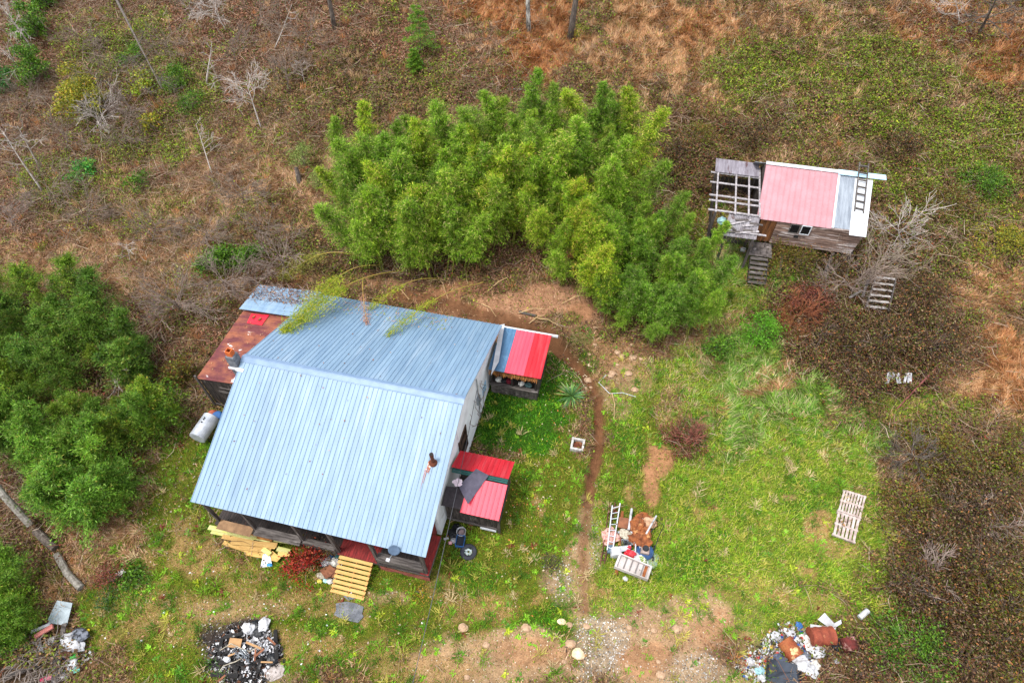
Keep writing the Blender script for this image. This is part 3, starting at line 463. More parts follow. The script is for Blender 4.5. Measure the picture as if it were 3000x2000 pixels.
# stove pipe
pb = HP(995, 1062, lambda x, y: fr(x, y)); px_, py_, pz_ = pb
sp_ = MB(); sp_.tube([(px_, py_, pz_-.05), (px_, py_, pz_+.04), (px_, py_, pz_+.1)], [.2, .19, .1], 14); sp_.tube([(px_, py_, pz_+.1), (px_, py_, pz_+.62)], .085, 12); sp_.tube([(px_, py_, pz_+.62), (px_, py_, pz_+.75)], .1, 12)
s_o = sp_.build('stove_pipe', RUST, house, smooth=False); MB().tube([(px_, py_, pz_+.745), (px_, py_, pz_+.757)], .085, 12).build('pipe_mouth', CHAR, s_o)
stn = MB(); nrm = np.array([0, -(ZF-ZR)/(YF)*-1, 1.])
for i, (dx, w, a_, b_) in enumerate(((-.22, .05, -.0, -.9), (-.16, .1, .1, -.45), (-.28, .03, -.3, -1.25), (-.1, .05, 0, -.5))):
    xa = px_+dx; stn.slab([(xa, py_+a_, fr(0, py_+a_)+.034), (xa+w, py_+a_, fr(0, py_+a_)+.034), (xa+w*.4, py_+b_, fr(0, py_+b_)+.034), (xa+.01, py_+b_, fr(0, py_+b_)+.034)], .004)
stn.build('rust_streak', mat('rust_stain', c(176, 96, 50, .8), c(150, 76, 40, .8), c(205, 190, 180, .9), scale=6, thr3=(.56, .6)), s_o)
# meter box, conduit and vine on the gable
mt = MB().box(10.86, 10.99, 2.5, 2.85, 1.7, 2.3); mt.tube([(10.92, 2.68, 2.3), (10.92, 2.68, 3.9)], .03, 8); mt.tube([(10.92, 2.68, 1.7), (10.92, 2.68, .2)], .025, 8); mt.tube([(10.99, 2.68, 2.05), (11.06, 2.68, 2.05)], .09, 12); mt.build('electric_meter', GALV, house)
mt = MB(); rr = random.Random(9)
for i in range(5):
    y = 2.2+.3*i; pts = [(10.9+rr.uniform(0, .12), y, .1)]
    for k in range(9): y += rr.uniform(-.3, .22); pts.append((10.88+rr.uniform(0, .2), y, .1+.35*(k+1)+rr.uniform(-.1, .1)))
    mt.tube(pts, [.016]*9+[.006], 4)
tag(mt.build('bare_vine', TWIG, loc=(11, 3, .1)), 'bare brown vine tangled up the white gable wall around the meter', 'vine')
MB().box(10.86, 10.89, 3.6, 4.25, 1.0, 1.65).build('metal_patch', mat('pale_blue_sheet', c(150, 190, 215, .9), c(130, 170, 200, .9), rough=.4), house)
MB().slab([(11.28, 4.0, 2.55), (11.5, 4.9, 2.7), (11.22, 7.4, 2.95), (11.0, 7.3, 2.95)], .012).build('gable_flashing', WHITEP, house)
# porch
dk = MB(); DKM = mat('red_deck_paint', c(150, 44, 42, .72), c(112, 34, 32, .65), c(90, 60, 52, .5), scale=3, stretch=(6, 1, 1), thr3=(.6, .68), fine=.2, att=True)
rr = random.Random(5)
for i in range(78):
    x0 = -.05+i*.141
    k = rr.uniform(.8, 1.15) ; kk = (k, k, k) if 6.3 < x0 < 8.4 or x0 > 10.4 else (k*.17, k*1.5, k*1.5); y0_ = -6.42+rr.uniform(-.015, .015); dk.box(x0, x0+.133, y0_, -4.5, .72, .755, kk)  # other boards tinted dark grey, porch roof shade put into their colour
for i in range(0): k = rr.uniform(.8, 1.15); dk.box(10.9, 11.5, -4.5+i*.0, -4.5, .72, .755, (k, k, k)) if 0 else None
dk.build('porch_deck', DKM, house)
pj = MB(); pj.box(-.05, 10.9, -6.4, -6.34, .5, .715); pj.box(-.05, 10.9, -5.4, -5.35, .5, .715); pj.box(10.91, 10.95, -6.33, -4.5, .5, .715); pj.build('porch_joist', OLDW, house)
for x_ in (.3, 2.25, 4.75, 6.45, 8.45, 10.8):
    q = MB().beam((x_, -6.3, 0 if x_ > 0 else 0), (x_, -6.3, ZF-.12+.02), .14, .14, up=(0, 1, 0)); q.build('porch_post', OLDWV, house)
for x_ in (1.2, 3.4, 5.6): MB().beam((x_, -6.25, 0), (x_, -6.25, .5), .12, .12, up=(0, 1, 0)).build('porch_pier', OLDWV, house)
MB().box(0.1, 11.1, -6.36, -6.24, ZF-.14, ZF-.0+.0-.035).build('porch_beam', OLDW, house)
MB().box(.37, 2.18, -6.44, -6.38, .85, 1.1).build('porch_rail', OLDW, house); rl = MB(); rl.hexa([(2.3, -6.62, 1.16), (4.7, -6.62, 1.2), (4.7, -6.2, 1.3), (2.3, -6.2, 1.25), (2.3, -6.62, 1.2), (4.7, -6.62, 1.24), (4.7, -6.2, 1.34), (2.3, -6.2, 1.29)])
rl.hexa([(4.8, -6.46, 1.26), (6.4, -6.46, 1.22), (6.4, -6.2, 1.22), (4.8, -6.2, 1.26), (4.8, -6.46, 1.3), (6.4, -6.46, 1.26), (6.4, -6.2, 1.26), (4.8, -6.2, 1.3)])
rr8 = MB(); rr8.box(8.5, 10.75, -6.45, -6.1, 1.38, 1.42); rr8.box(8.5, 10.75, -6.42, -6.38, 1.0, 1.38); rr8.build('porch_rail', OLDW, house); rl.box(2.3, 6.4, -6.43, -6.38, .9, 1.12)
rl.build('porch_rail', OLDW, house)
MB().box(.37, 2.15, -6.72, -6.25, 1.12, 1.15).build('rail_shelf', mat('plywood', c(160, 125, 90, .7), c(130, 98, 70, .65), scale=3, fine=.15), house)
MB().box(.6, 2.1, -4.52, -4.505, 1.0, 2.6).build('plywood_panel', ORW, house)
MB().box(9.0, 9.9, -4.53, -4.505, .8, 2.8).build('front_door', mat('door_paint', c(190, 185, 178, .8)), house)
for x0 in (3.3, 7.0): 
    f = MB(); f.box(x0, x0+.9, -4.54, -4.5, 1.5, 1.56); f.box(x0, x0+.9, -4.54, -4.5, 2.6, 2.66); f.box(x0, x0+.06, -4.54, -4.5, 1.56, 2.6); f.box(x0+.84, x0+.9, -4.54, -4.5, 1.56, 2.6); f = f.build('window', WHITEP, house); MB().box(x0+.06, x0+.84, -4.52, -4.51, 1.56, 2.6).build('pane', GLASS, f)
lt = MB()
def clipseg(x0, z0, dx):
    z1 = .5; x1 = x0+dx*(z1-z0); return x0, z0, x1, z1
for i in range(-6, 30):
    for sg in (1, -1):
        xa = 8.55+i*.11; za = .02; xb = xa+sg*.48; zb = .5; lo, hi = 8.52, 10.95
        if max(xa, xb) < lo or min(xa, xb) > hi: continue
        pa, pb_ = [xa, za], [xb, zb]
        for p, q in ((pa, pb_), (pb_, pa)):
            if p[0] < lo: t = (lo-p[0])/(q[0]-p[0]); p[1] += (q[1]-p[1])*t; p[0] = lo
            if p[0] > hi: t = (hi-p[0])/(q[0]-p[0]); p[1] += (q[1]-p[1])*t; p[0] = hi
        yy = -6.42 if sg > 0 else -6.435
        if abs(pa[0]-pb_[0]) > .03: lt.beam((pa[0], yy, pa[1]), (pb_[0], yy, pb_[1]), .03, .01, up=(0, 1, 0))
lt.build('lattice', mat('lattice_paint', c(170, 96, 84, .72), c(140, 76, 66, .65)), house)
# steps of new yellow boards
st = empty('porch_steps', (7.4, -6.9, 0), 'wide porch steps of new yellow lumber with open gaps', 'steps')
for i in range(8):
    z0 = .74-i*.092; y1 = -6.44-i*.195; k = rr.uniform(.92, 1.06)
    MB().box(6.55, 8.22, y1-.15, y1, z0-.04, z0).build('tread', NEWW, st)
for xx in (6.6, 7.4, 8.12):
    MB().hexa([(xx, -7.98, 0), (xx+.05, -7.98, 0), (xx+.05, -6.45, .4), (xx, -6.45, .4), (xx, -7.98, .05), (xx+.05, -7.98, .05), (xx+.05, -6.45, .69), (xx, -6.45, .69)]).build('stringer', ORW, st)
sd = empty('satellite_dish', tuple(YP(905, 1262, -6.55)), 'grey blue satellite dish on the porch rail by the right porch corner', 'satellite dish')
o_ = np.array(sd['_o']); a0 = Vector((.35, -.7, .62)).normalized(); s1 = a0.orthogonal().normalized(); s2 = a0.cross(s1); vs = []; fs = []
for L_ in (0, 1):
    for k in range(6):
        r_ = k/5*.27
        for t in range(20): an = t/20*2*math.pi; vs.append(Vector(o_)+s1*math.cos(an)*r_*.85+s2*math.sin(an)*r_+a0*(r_*r_*.6+L_*-.012))
for k in range(5):
    for t in range(20): t2 = (t+1) % 20; fs.append((k*20+t, k*20+t2, (k+1)*20+t2, (k+1)*20+t)); fs.append((120+k*20+t, 120+(k+1)*20+t, 120+(k+1)*20+t2, 120+k*20+t2))
for t in range(20): t2 = (t+1) % 20; fs.append((100+t, 100+t2, 220+t2, 220+t))
d_ = MB(); d_.add(vs, fs); d_.build('dish', mat('dish_grey', c(100, 122, 148, .6), c(88, 108, 132, .55), rough=.5), sd, smooth=True)
arm = Vector(o_)+Vector((-.1, -.42, -.1)); MB().tube([Vector(o_)+Vector((0, .1, -.25)), arm], .02, 6).build('arm', GALV, sd); MB().box(arm.x-.1, arm.x+.05, arm.y-.08, arm.y+.04, arm.z-.04, arm.z+.05).build('receiver', WHITEP, sd); MB().tube([Vector(o_)-a0*.02, Vector(o_)+Vector((0, .12, -.28)), Vector(o_)+Vector((0, .12, -.5))], .028, 6).build('mast', GALV, sd)
# ---------------------------------------------------------------- rusty lean-to on the left
ln = empty('lean_to', (-2, 2.5, .2), 'old board lean-to with rusty red metal roof against the left gable', 'shed')
lz = lambda x, y: 3.35+.09*x-.01*y
LR = mat('rusted_red_roof', c(106, 48, 50, .72), c(146, 84, 58, .75), c(222, 214, 210, .8), scale=1.5, stretch=(.8, 1.5, 1), thr=(.4, .62), thr3=(.625, .645), rough=.6, metal=.1, fine=.15, att=True)
L_ = MB(); L_.slab([(-3.95, 0.02, lz(-3.95, 0)), (.32, .02, lz(.32, 0)), (.32, 5.3, lz(.32, 5.3)), (-3.95, 5.3, lz(-3.95, 5.3))], .03)
L_.build('roof', LR, ln)
L_ = MB()
for y_ in np.arange(.2, 5.2, .62): L_.slab([(-3.95, y_, lz(-3.95, y_)+.012), (.3, y_, lz(.3, y_)+.012), (.3, y_+.02, lz(.3, y_)+.012), (-3.95, y_+.02, lz(-3.95, y_)+.012)], .012)
L_.build('roof_seams', LR, ln)
ribbed('roof_sheet', ROOFB, (.35, 4.9, 3.45), (.35, 7.0, 3.45), (-4.1, 4.95, 3.16), (-3.9, 7.0, 3.14), ln, sp=.3, h=.02)
mb = MB(); planks(mb, (-3.9, .12, 3.0), (.3, .12, 3.3), (0, 0, -2.55), 24, jit=.03, rr=rr); mb.build('front_boards', WD, ln)
mb = MB(); planks(mb, (-3.88, 6.9, 2.95), (-3.88, .15, 2.9), (0, 0, -2.7), 34, jit=.03, rr=rr); mb.build('side_boards', WD, ln)
mb = MB(); mb.beam((-3.0, .05, 2.05), (-.3, .05, 2.2), .04, .16); mb.beam((-2.8, .05, 2.45), (-.6, .05, 2.42), .04, .09); mb.beam((-3.9, .04, .55), (-.2, .04, .55), .05, .12); mb.beam((-3.95, .03, 3.2), (-3.93, .03, .4), .08, .12, up=(1, 0, 0)); mb.build('trim_board', OLDW, ln)
t_ = one('red_metal_scrap', MB().slab([(-3.2, 4.15, lz(-3.2, 4.1)+.03), (-2.2, 4.1, lz(-2.2, 4.1)+.03), (-2.15, 4.9, lz(-2.15, 4.9)+.05), (-3.3, 4.85, lz(-3.3, 4.9)+.05)], .012), mat('bright_red_sheet', c(215, 22, 48, .85), c(190, 20, 40, .8), rough=.45), 'bright red metal scrap lying on the rusty lean-to roof', 'metal sheet')
for i, (x_, y_) in enumerate(((-3.0, 4.6), (-2.55, 4.5))):
    mb = MB(); mb.hexa([(x_-.05, y_-.1, lz(x_, y_)+.04), (x_+.05, y_-.1, lz(x_, y_)+.04), (x_+.09, y_+.1, lz(x_, y_)+.05), (x_-.01, y_+.1, lz(x_, y_)+.05), (x_-.05, y_-.1, lz(x_, y_)+.1), (x_+.05, y_-.1, lz(x_, y_)+.1), (x_+.09, y_+.1, lz(x_, y_)+.11), (x_-.01, y_+.1, lz(x_, y_)+.11)])
    one('brick', mb, RUST, ('left', 'right')[i]+' one of two brown bricks holding down the red metal scrap', 'brick', 'bricks on the red metal scrap')
# heating oil tank
tk = empty('oil_tank', (-3.4, -1.9, 0), 'white horizontal oil tank on legs beside the left edge of the blue roof', 'tank')
A_, B_ = Vector(HP(453, 1006, .95)), Vector(HP(486, 958, .95)); dd = (B_-A_).normalized()
m_ = MB(); m_.tube([A_-dd*.02, A_, B_, B_+dd*.02], [.36, .44, .44, .36], 26); m_.build('tank_shell', mat('tank_paint', c(200, 204, 210, .82), c(172, 177, 186, .75), c(140, 124, 112, .6), scale=3, thr3=(.66, .72), rough=.35, metal=.3, fine=.05), tk, smooth=False)
for k, e in enumerate((.2, .8)):
    for sg in (-1, 1):
        p = A_.lerp(B_, e)+dd.cross(Vector((0, 0, 1)))*sg*.3; MB().tube([(p.x, p.y, 0), (p.x, p.y, .62)], .03, 8).build('leg', DARKM, tk)
for e in (.55, .68, .75): p = A_.lerp(B_, e); MB().tube([(p.x, p.y, 1.36), (p.x, p.y, 1.46)], .035, 8).build('fill_cap', DARKM, tk)
p = HP(482, 943, .9); q = MB(); q.tube([(p[0], p[1], .0), (p[0], p[1], .25), (p[0], p[1], .5), (p[0], p[1], .7), (p[0], p[1], .78)], [.22, .32, .32, .2, .05], 16); one('rusty_pot', q, mat('copper_rust', c(200, 110, 80, .75), c(160, 80, 56, .7), rough=.6), 'rounded rusty orange vessel behind the white oil tank', 'pot', smooth=True)
p = HP(497, 952, 1.0); q = MB(); q.tube([(p[0], p[1], .0), (p[0], p[1], .95), (p[0], p[1], 1.0)], [.28, .28, .2], 16); one('blue_barrel', q, BLUEP, 'blue barrel wedged between the oil tank and the house roof', 'barrel')
# ---------------------------------------------------------------- side shed (blue and red roof)
ss = empty('side_shed', (12.4, 6, 0), 'small board shed with half blue half red metal roof behind the gable', 'shed')
def scol(f):
    if f < .29: return (.38, .62, .78)
    if f < .665: return (1, 1, 1)
    return (1., .42, .62)
SSM = mat('striped_roof_paint', c(232, 80, 98, .85), c(222, 70, 90, .82), scale=1, stretch=(4, .5, 1), rough=.42, fine=.05, att=True)
def b3(name, m, x0, x1): ribbed(name, m, (x0, 7.42, 2.62), (x1, 7.42, 2.62), (x0, 4.42, 2.48), (x1, 4.42, 2.48), ss, sp=.2286, h=.022, minor=False)
b3('roof_panel', mat('slate_blue_roof', c(78, 116, 150, .8), c(70, 106, 138, .8), c(96, 134, 166, .8), scale=1.5, rough=.42, fine=.05, att=True), 11.02, 11.93); b3('roof_panel', SSM, 11.93, 13.0); b3('roof_panel', REDP, 13.0, 13.95)
MB().box(11.0, 14.32, 7.42, 7.53, 2.5, 2.62).build('gutter', WHITEP, ss)
mb = MB(); planks(mb, (11.05, 4.62, 1.02), (13.72, 4.62, 1.0), (0, 0, -1.0), 17, jit=.04, rr=rr); mb.build('front_boards', WG, ss)
mb = MB(); planks(mb, (13.75, 4.62, 2.45), (13.75, 7.35, 2.5), (0, 0, -2.4), 16, jit=.03, rr=rr); mb.build('side_boards', WD, ss)
mb = MB(); planks(mb, (11.05, 7.36, 2.45), (13.7, 7.36, 2.45), (0, 0, -2.3), 16, jit=.0, rr=rr); mb.build('back_boards', WD, ss)
MB().box(11.0, 13.8, 4.42, 4.64, 1.03, 1.08).build('sill_board', OLDW, ss); MB().box(11.05, 13.7, 4.7, 7.3, .1, .15).build('floor', DARKW, ss)
for x_ in (11.1, 12.3, 13.66): MB().beam((x_, 4.6, 1.08), (x_, 4.6, 2.42), .1, .1, up=(0, 1, 0)).build('corner_post', DARKW, ss)
mb = MB()
for i in range(48): x_ = 11.05+i*.057; mb.beam((x_, 4.55, 2.4-.02*(i % 3)), (x_+rr.uniform(-.02, .02), 4.32+rr.uniform(-.04, .04), 2.26-rr.uniform(0, .16)), .035, .02, col=(rr.uniform(.6, 1.3),)*3)
mb.build('hanging_slats', mat('tobacco_slats', c(170, 112, 52, .7), c(110, 66, 30, .6), fine=.3, att=True), ss)
for i, (x_, m_, s_) in enumerate(((11.5, DIRTYW, .2), (11.75, BLACKP, .2), (12.1, mat('maroon', c(130, 30, 50, .7)), .22), (12.8, DIRTYW, .16), (13.2, mat('teal', c(80, 110, 110, .6)), .2))):
    one('shelf_clutter', MB().blob((x_, 4.8, 1.16), (s_, .16, .12), i, .35), m_, ('pale bundle at the left of the side shed opening', 'black bundle on the side shed sill', 'maroon bundle on the side shed sill', 'small pale bundle in the middle of the side shed sill', 'grey green bundle at the right of the side shed opening')[i], 'bundle')
MB().box(11.1, 13.7, 4.7, 5.1, .98, 1.02).build('shelf', DARKW, ss)
# ---------------------------------------------------------------- red roofed side porch
rp_ = empty('side_porch', (12.3, -2.2, .3), 'side porch with bright red gabled metal roof and dark board wall', 'porch')
pz = lambda x, y: 3.0-abs(y+2.05)*(.36 if y < -2.05 else .4)
ribbed('roof', REDP, (10.95, -.72, pz(0, -.72)), (13.72, -.72, pz(0, -.72)), (10.88, -1.9, pz(0, -1.9)), (13.7, -1.9, pz(0, -1.9)), rp_, minor=False, tint=(.98, 1.02))
ribbed('roof', mat('faded_red_roof', c(228, 62, 84, .85), c(220, 54, 76, .82), scale=1, stretch=(4, .5, 1), rough=.42, fine=.05, att=True), (11.9, -2.22, pz(0, -2.22)), (13.72, -2.22, pz(0, -2.22)), (11.82, -3.78, pz(0, -3.78)), (13.68, -3.78, pz(0, -3.78)), rp_, minor=False, tint=(.98, 1.02))
mb = MB()
for k in range(3): mb.box(10.95, 13.68, -1.93-k*.1, -1.845-k*.1, 2.86+.02*(k % 2), 2.89+.02*(k % 2))
mb.build('ridge_board', mat('teal_boards', c(40, 92, 88, .75), c(28, 66, 64, .7), scale=4, stretch=(.6, 8, 8), fine=.3), rp_)
MB().slab([(10.86, -2.75, 2.62), (11.86, -2.75, 2.7), (11.86, -3.66, 2.44), (10.86, -3.66, 2.42)], .03).build('shingle_roof', mat('dark_shingle', c(72, 64, 68, .6), c(54, 48, 52, .55), scale=6, fine=.25), rp_)
mb = MB(); planks(mb, (10.9, -3.4, 2.38), (13.5, -3.4, 2.38), (0, 0, -1.95), 26, jit=.03, rr=rr); mb.build('front_boards', WD, rp_)
mb = MB(); planks(mb, (13.5, -3.35, 2.4), (13.5, -.85, 2.45), (0, 0, -2.1), 20, jit=.03, rr=rr); mb.build('side_boards', WD, rp_)
MB().beam((10.9, -3.44, .5), (13.55, -3.44, .45), .06, .12).build('base_board', OLDW, rp_); MB().box(12.6, 13.4, -3.5, -3.44, .2, .36).build('white_trim', WHITEP, rp_); MB().beam((13.54, -3.44, .15), (13.54, -3.44, 2.36), .12, .12, up=(0, 1, 0)).build('corner_post', OLDWV, rp_)
MB().box(10.9, 13.45, -3.35, -.9, .4, .45).build('floor', DARKW, rp_)
def sheet(name, m, cs, zf, label, cat, n=10, t=.012):
    vs = []; cs = [np.array(q) for q in cs]
    for L_ in (0, 1):
        for i in range(n+1):
            for j in range(n+1):
                u, v = i/n, j/n; px, py = (cs[0]*(1-u)+cs[1]*u)*(1-v)+(cs[3]*(1-u)+cs[2]*u)*v; p = HP(px, py, zf); vs.append((p[0], p[1], zf(p[0], p[1])-L_*t))
    k = (n+1)**2; fs = []
    for i in range(n):
        for j in range(n): a = i*(n+1)+j; fs += [(a, a+n+1, a+n+2, a+1), (a+k, a+1+k, a+n+2+k, a+n+1+k)]
    ed = [i*(n+1) for i in range(n+1)]; ed2 = [i*(n+1)+n for i in range(n+1)]
    for i in range(n): fs += [(ed[i], ed[i]+k, ed[i+1]+k, ed[i+1]), (ed2[i], ed2[i+1], ed2[i+1]+k, ed2[i]+k), (i, i+1, i+1+k, i+k), (n*(n+1)+i, n*(n+1)+i+k, n*(n+1)+i+1+k, n*(n+1)+i+1)]
    mb = MB(); mb.add(vs, fs); return one(name, mb, m, label, cat)
r4 = lambda x, y: ((1240+x*.2424)*.784, (1280+y*.2424)*.784)
sheet('tar_mat', mat('grey_mat', c(96, 92, 108, .62), c(84, 80, 96, .6), scale=5, fine=.12), [r4(640, 380), r4(792, 460), r4(540, 812), r4(425, 590)], lambda x, y: max(pz(x, y), 2.72)+.06, 'grey rubber mat lying slantwise over the red side porch roof', 'mat')
m_ = MB(); rr = random.Random(3)
p = HP(*r4(415, 540), 2.9); m_.blob((p[0], p[1], 2.86), (.26, .2, .08), 5, .3); one('pink_cloth', m_, mat('pinkish_cloth', c(222, 205, 212, .85), c(200, 180, 190, .8)), 'pale pink cloth lying beside the grey mat on the porch roof', 'cloth')
# overhead cable from the porch roof to the yard
cb = MB(); P1 = HP(1113, 915, 2.9); P1 = (10.98, 2.4, 3.3); P2 = HP(948, 1568, 4.2); pts = []
for i in range(25):
    t = i/24; pts.append((P1[0]*(1-t)+P2[0]*t, P1[1]*(1-t)+P2[1]*t, P1[2]*(1-t)+P2[2]*t-1.6*t*(1-t)))
cb.tube(pts, .014, 5); one('power_cable', cb, mat('cable', c(90, 90, 95, .7)), 'thin overhead cable running from the right gable down across the yard', 'cable')
# ---------------------------------------------------------------- cabin on the slope
S0 = HP(1757, 371, 6.0); cbn = empty('cabin', (28.2, 19.6, 2.2), 'weathered board cabin with faded pink metal roof on the slope', 'cabin')
CR, CE, cyr, cye = 6.0, 4.8, 21.72, 17.55
cf = lambda x, y: CR+(CE-CR)*(cyr-y)/(cyr-cye) if y < cyr else CR-(y-cyr)*.45
x1 = 24.7; x2 = 29.05; x3 = 30.15; x4 = 31.0; sh = .3
PK = mat('faded_pink_roof', c(200, 148, 154, .64), c(192, 138, 144, .62), scale=1.2, rough=.5, fine=.05, att=True)
ribbed('roof', PK, (x1+sh, cyr-.1, cf(0, cyr-.1)), (x2+sh, cyr-.1, cf(0, cyr-.1)), (x1, cye, CE), (x2, cye, CE), cbn, sp=.33, h=.03, minor=False)
ribbed('roof', mat('grey_white_roof', c(170, 178, 188, .6), c(146, 154, 166, .55), scale=1.5, stretch=(3, .5, 1), rough=.5, fine=.06, att=True), (x2+.1+sh, cyr-.1, cf(0, cyr-.1)-.02), (x3+sh, cyr-.1, cf(0, cyr-.1)-.02), (x2+.1, cye+.12, CE), (x3, cye+.12, CE), cbn, sp=.22, h=.03, minor=False)
MB().slab([(x3-.1+sh, cyr-.35, cf(0, cyr-.35)+.02), (x4+sh+.1, cyr-.35, cf(0, cyr-.35)+.02), (x4, cye-.3, CE-.05), (x3-.1, cye-.3, CE-.05)], .02).build('white_sheet', WHITEP, cbn)
MB().slab([(x2+sh, cyr-.2, cf(0, cyr-.2)+.04), (x2+.13+sh, cyr-.2, cf(0, cyr-.2)+.04), (x2+.13, cye+.05, CE+.05), (x2, cye+.05, CE+.05)], .03).build('batten', WHITEP, cbn)
ribbed('back_roof', GALV, (x1-.35, cyr+.02, CR-.01), (x4-.3, cyr+.02, CR-.01), (x1-.35, cyr+1.3, CR-1.1), (x4-.3, cyr+1.3, CR-1.1), cbn, sp=.33, h=.03, minor=False)
mb = MB(); mb.slab([(x1+.3, cyr+.12, CR+.06), (x2+.3, cyr+.12, CR+.06), (x2+.3, cyr-.17, CR+.03), (x1+.3, cyr-.17, CR+.03)], .012); mb.build('ridge_cap', WHITEP, cbn)
mb = MB(); mb.slab([(x2+.3, cyr+.14, CR+.08), (x4+1.15, cyr+.14, CR+.08), (x4+1.15, cyr-.3, CR+.02), (x2+.3, cyr-.3, CR+.02)], .02); mb.build('ridge_flashing', mat('pale_blue_flash', c(176, 208, 224, .85), c(160, 192, 210, .8), rough=.4), cbn)
LG = mat('log_boards', c(150, 124, 110, .7), c(96, 70, 58, .6), c(186, 172, 166, .75), scale=1.8, stretch=(.5, 5, 5), bump=.5, fine=.3, att=True, thr3=(.53, .62))
mb = MB(); rr = random.Random(8)
for i in range(10):
    z0 = 3.08+i*.17; y_ = 17.62; xs = 28.2+rr.uniform(-.9, .6); x9 = 31.0-.02*(9-i)
    for a_, b_ in ((25.96+.0*i, xs-.006), (xs+.006, x9)):
        k = rr.uniform(.6, 1.35); o_ = rr.uniform(0, .02); mb.hexa([(a_, y_-.045-o_, z0), (b_, y_-.045-o_, z0), (b_, y_+.08, z0), (a_, y_+.08, z0), (a_, y_-.0, z0+.172), (b_, y_-.0, z0+.172), (b_, y_+.08, z0+.172), (a_, y_+.08, z0+.172)], (k, k, k))
mb.build('front_wall', LG, cbn)
mb = MB(); planks(mb, (24.9, 17.9, 2.2), (24.9, 17.9, 4.8), (1.35, 0, 0), 3, rr=rr) if 0 else None
planks(mb, (25.0, 17.62, 4.78), (25.94, 17.62, 4.78), (0, 0, -1.7), 8, rr=rr, jit=.02); mb.build('door', mat('brown_door', c(140, 90, 50, .65), c(100, 60, 32, .6), scale=2, stretch=(6, 6, .6), fine=.3, att=True), cbn)
mb = MB(); planks(mb, (24.93, 17.9, 4.75), (24.93, 22.7, 4.75), (0, 0, -2.0), 24, rr=rr); mb.build('side_wall', WD, cbn); mb = MB(); planks(mb, (31.0, 17.9, 4.75), (31.0, 22.7, 4.75), (0, 0, -2.0), 24, rr=rr)
gable_prism(mb, 24.94, 25.0, [(17.8, 4.72), (22.7, 4.72), (22.7, 5.0), (cyr, CR-.08)]); gable_prism(mb, 30.9, 30.97, [(17.8, 4.72), (22.7, 4.72), (22.7, 5.0), (cyr, CR-.08)]); mb.col = [(k if isinstance(k, tuple) else (1, 1, 1)) for k in mb.col]
mb.build('side_wall', WD, cbn)
for x0, fm in ((26.75, OLDW), (27.4, WHITEP)):
    yy = 17.56; f = MB(); f.box(x0, x0+.58, yy-.05, yy, 4.08, 4.13); f.box(x0, x0+.58, yy-.05, yy, 4.72, 4.77); f.box(x0, x0+.05, yy-.05, yy, 4.13, 4.72); f.box(x0+.53, x0+.58, yy-.05, yy, 4.13, 4.72)
    f = f.build('window', fm, cbn); MB().box(x0+.05, x0+.53, yy-.03, yy-.02, 4.13, 4.72).build('pane', GLASS, f)
MB().box(27.2, 27.45, 17.53, 17.56, 3.75, 3.95).build('vent_hole', CHAR, cbn)
for x_ in (26.2, 28.6, 30.9): MB().beam((x_, 17.7, 1.6), (x_, 17.7, 3.07), .16, .16, up=(0, 1, 0)).build('foundation_post', OLDWV, cbn)
# ladder lying on the cabin roof
ld = empty('roof_ladder', (31.0, 20, 5.6), 'grey wooden ladder hooked over the cabin ridge', 'ladder')
pa, pb2 = HP(1972, 485, lambda x, y: cf(x, y)+.08), None
ra = [HP(1963, 484, lambda x, y: cf(x, y)+.1), HP(1983, 489, lambda x, y: cf(x, y)+.1)]; rb = [HP(1978, 384, 6.5), HP(2000, 390, 6.5)]
rb = [(ra[0][0]+.2, 22.35, 6.45), (ra[1][0]+.22, 22.3, 6.45)]
for a_, b_ in zip(ra, rb): MB().beam(a_, b_, .06, .09).build('rail', OLDW, ld)
for i in range(7):
    t = .06+i*.145; MB().beam(np.array(ra[0])*(1-t)+np.array(rb[0])*t, np.array(ra[1])*(1-t)+np.array(rb[1])*t, .05, .1).build('rung', OLDW, ld)
# open frame left of the cabin
pg = empty('timber_pergola', (23.4, 19.6, 2.2), 'open grey timber frame with one plywood panel beside the pink roofed cabin', 'pergola')
pzf = lambda x, y: 5.0+.05*(y-17.4)
SLW = mat('silvery_wood', c(176, 170, 172, .78), c(132, 124, 124, .7), scale=2.4, stretch=(3, 3, 3), bump=.4, fine=.2)
for y_ in (17.55, 18.45, 18.95, 20.2, 21.2): MB().beam((21.75, y_, pzf(0, y_)), (24.85, y_, pzf(0, y_)), .14, .05, up=(0, 0, 1)).build('purlin', SLW, pg)
for x_ in (22.2, 23.35, 24.15, 24.8): MB().beam((x_, 17.35, pzf(0, 17.35)+.055), (x_, 22.1, pzf(0, 22.1)+.055), .1, .05, up=(0, 0, 1)).build('rafter', SLW, pg)
MB().slab([(22.0, 21.15, pzf(0, 21.15)+.11), (24.75, 21.15, pzf(0, 21.15)+.11), (24.75, 22.55, pzf(0, 22.6)+.11), (22.0, 22.55, pzf(0, 22.6)+.11)], .015).build('plywood_panel', mat('grey_plywood', c(150, 144, 152, .7), c(120, 112, 120, .62), c(96, 70, 72, .6), scale=1.8, stretch=(3, .6, 1), fine=.1), pg)
for x_, y_ in ((22.2, 17.45), (22.2, 22.0), (24.7, 22.0), (24.6, 17.6)): MB().beam((x_, y_, float(terr(x_, y_))-.1), (x_, y_, pzf(0, y_)-.03), .14, .14, up=(0, 1, 0)).build('post', OLDWV, pg)
mb = MB(); planks(mb, (22.25, 17.6, 3.6), (22.25, 21.9, 4.2), (0, 0, -2.2), 14, rr=rr, gap=.05); planks(mb, (22.3, 22.0, 4.4), (24.7, 22.0, 4.4), (0, 0, -1.8), 9, rr=rr, gap=.04); mb.build('wall_boards', WD, pg)
MB().box(22.35, 24.8, 17.7, 21.9, 2.5, 2.56).build('floor', DARKW, pg)
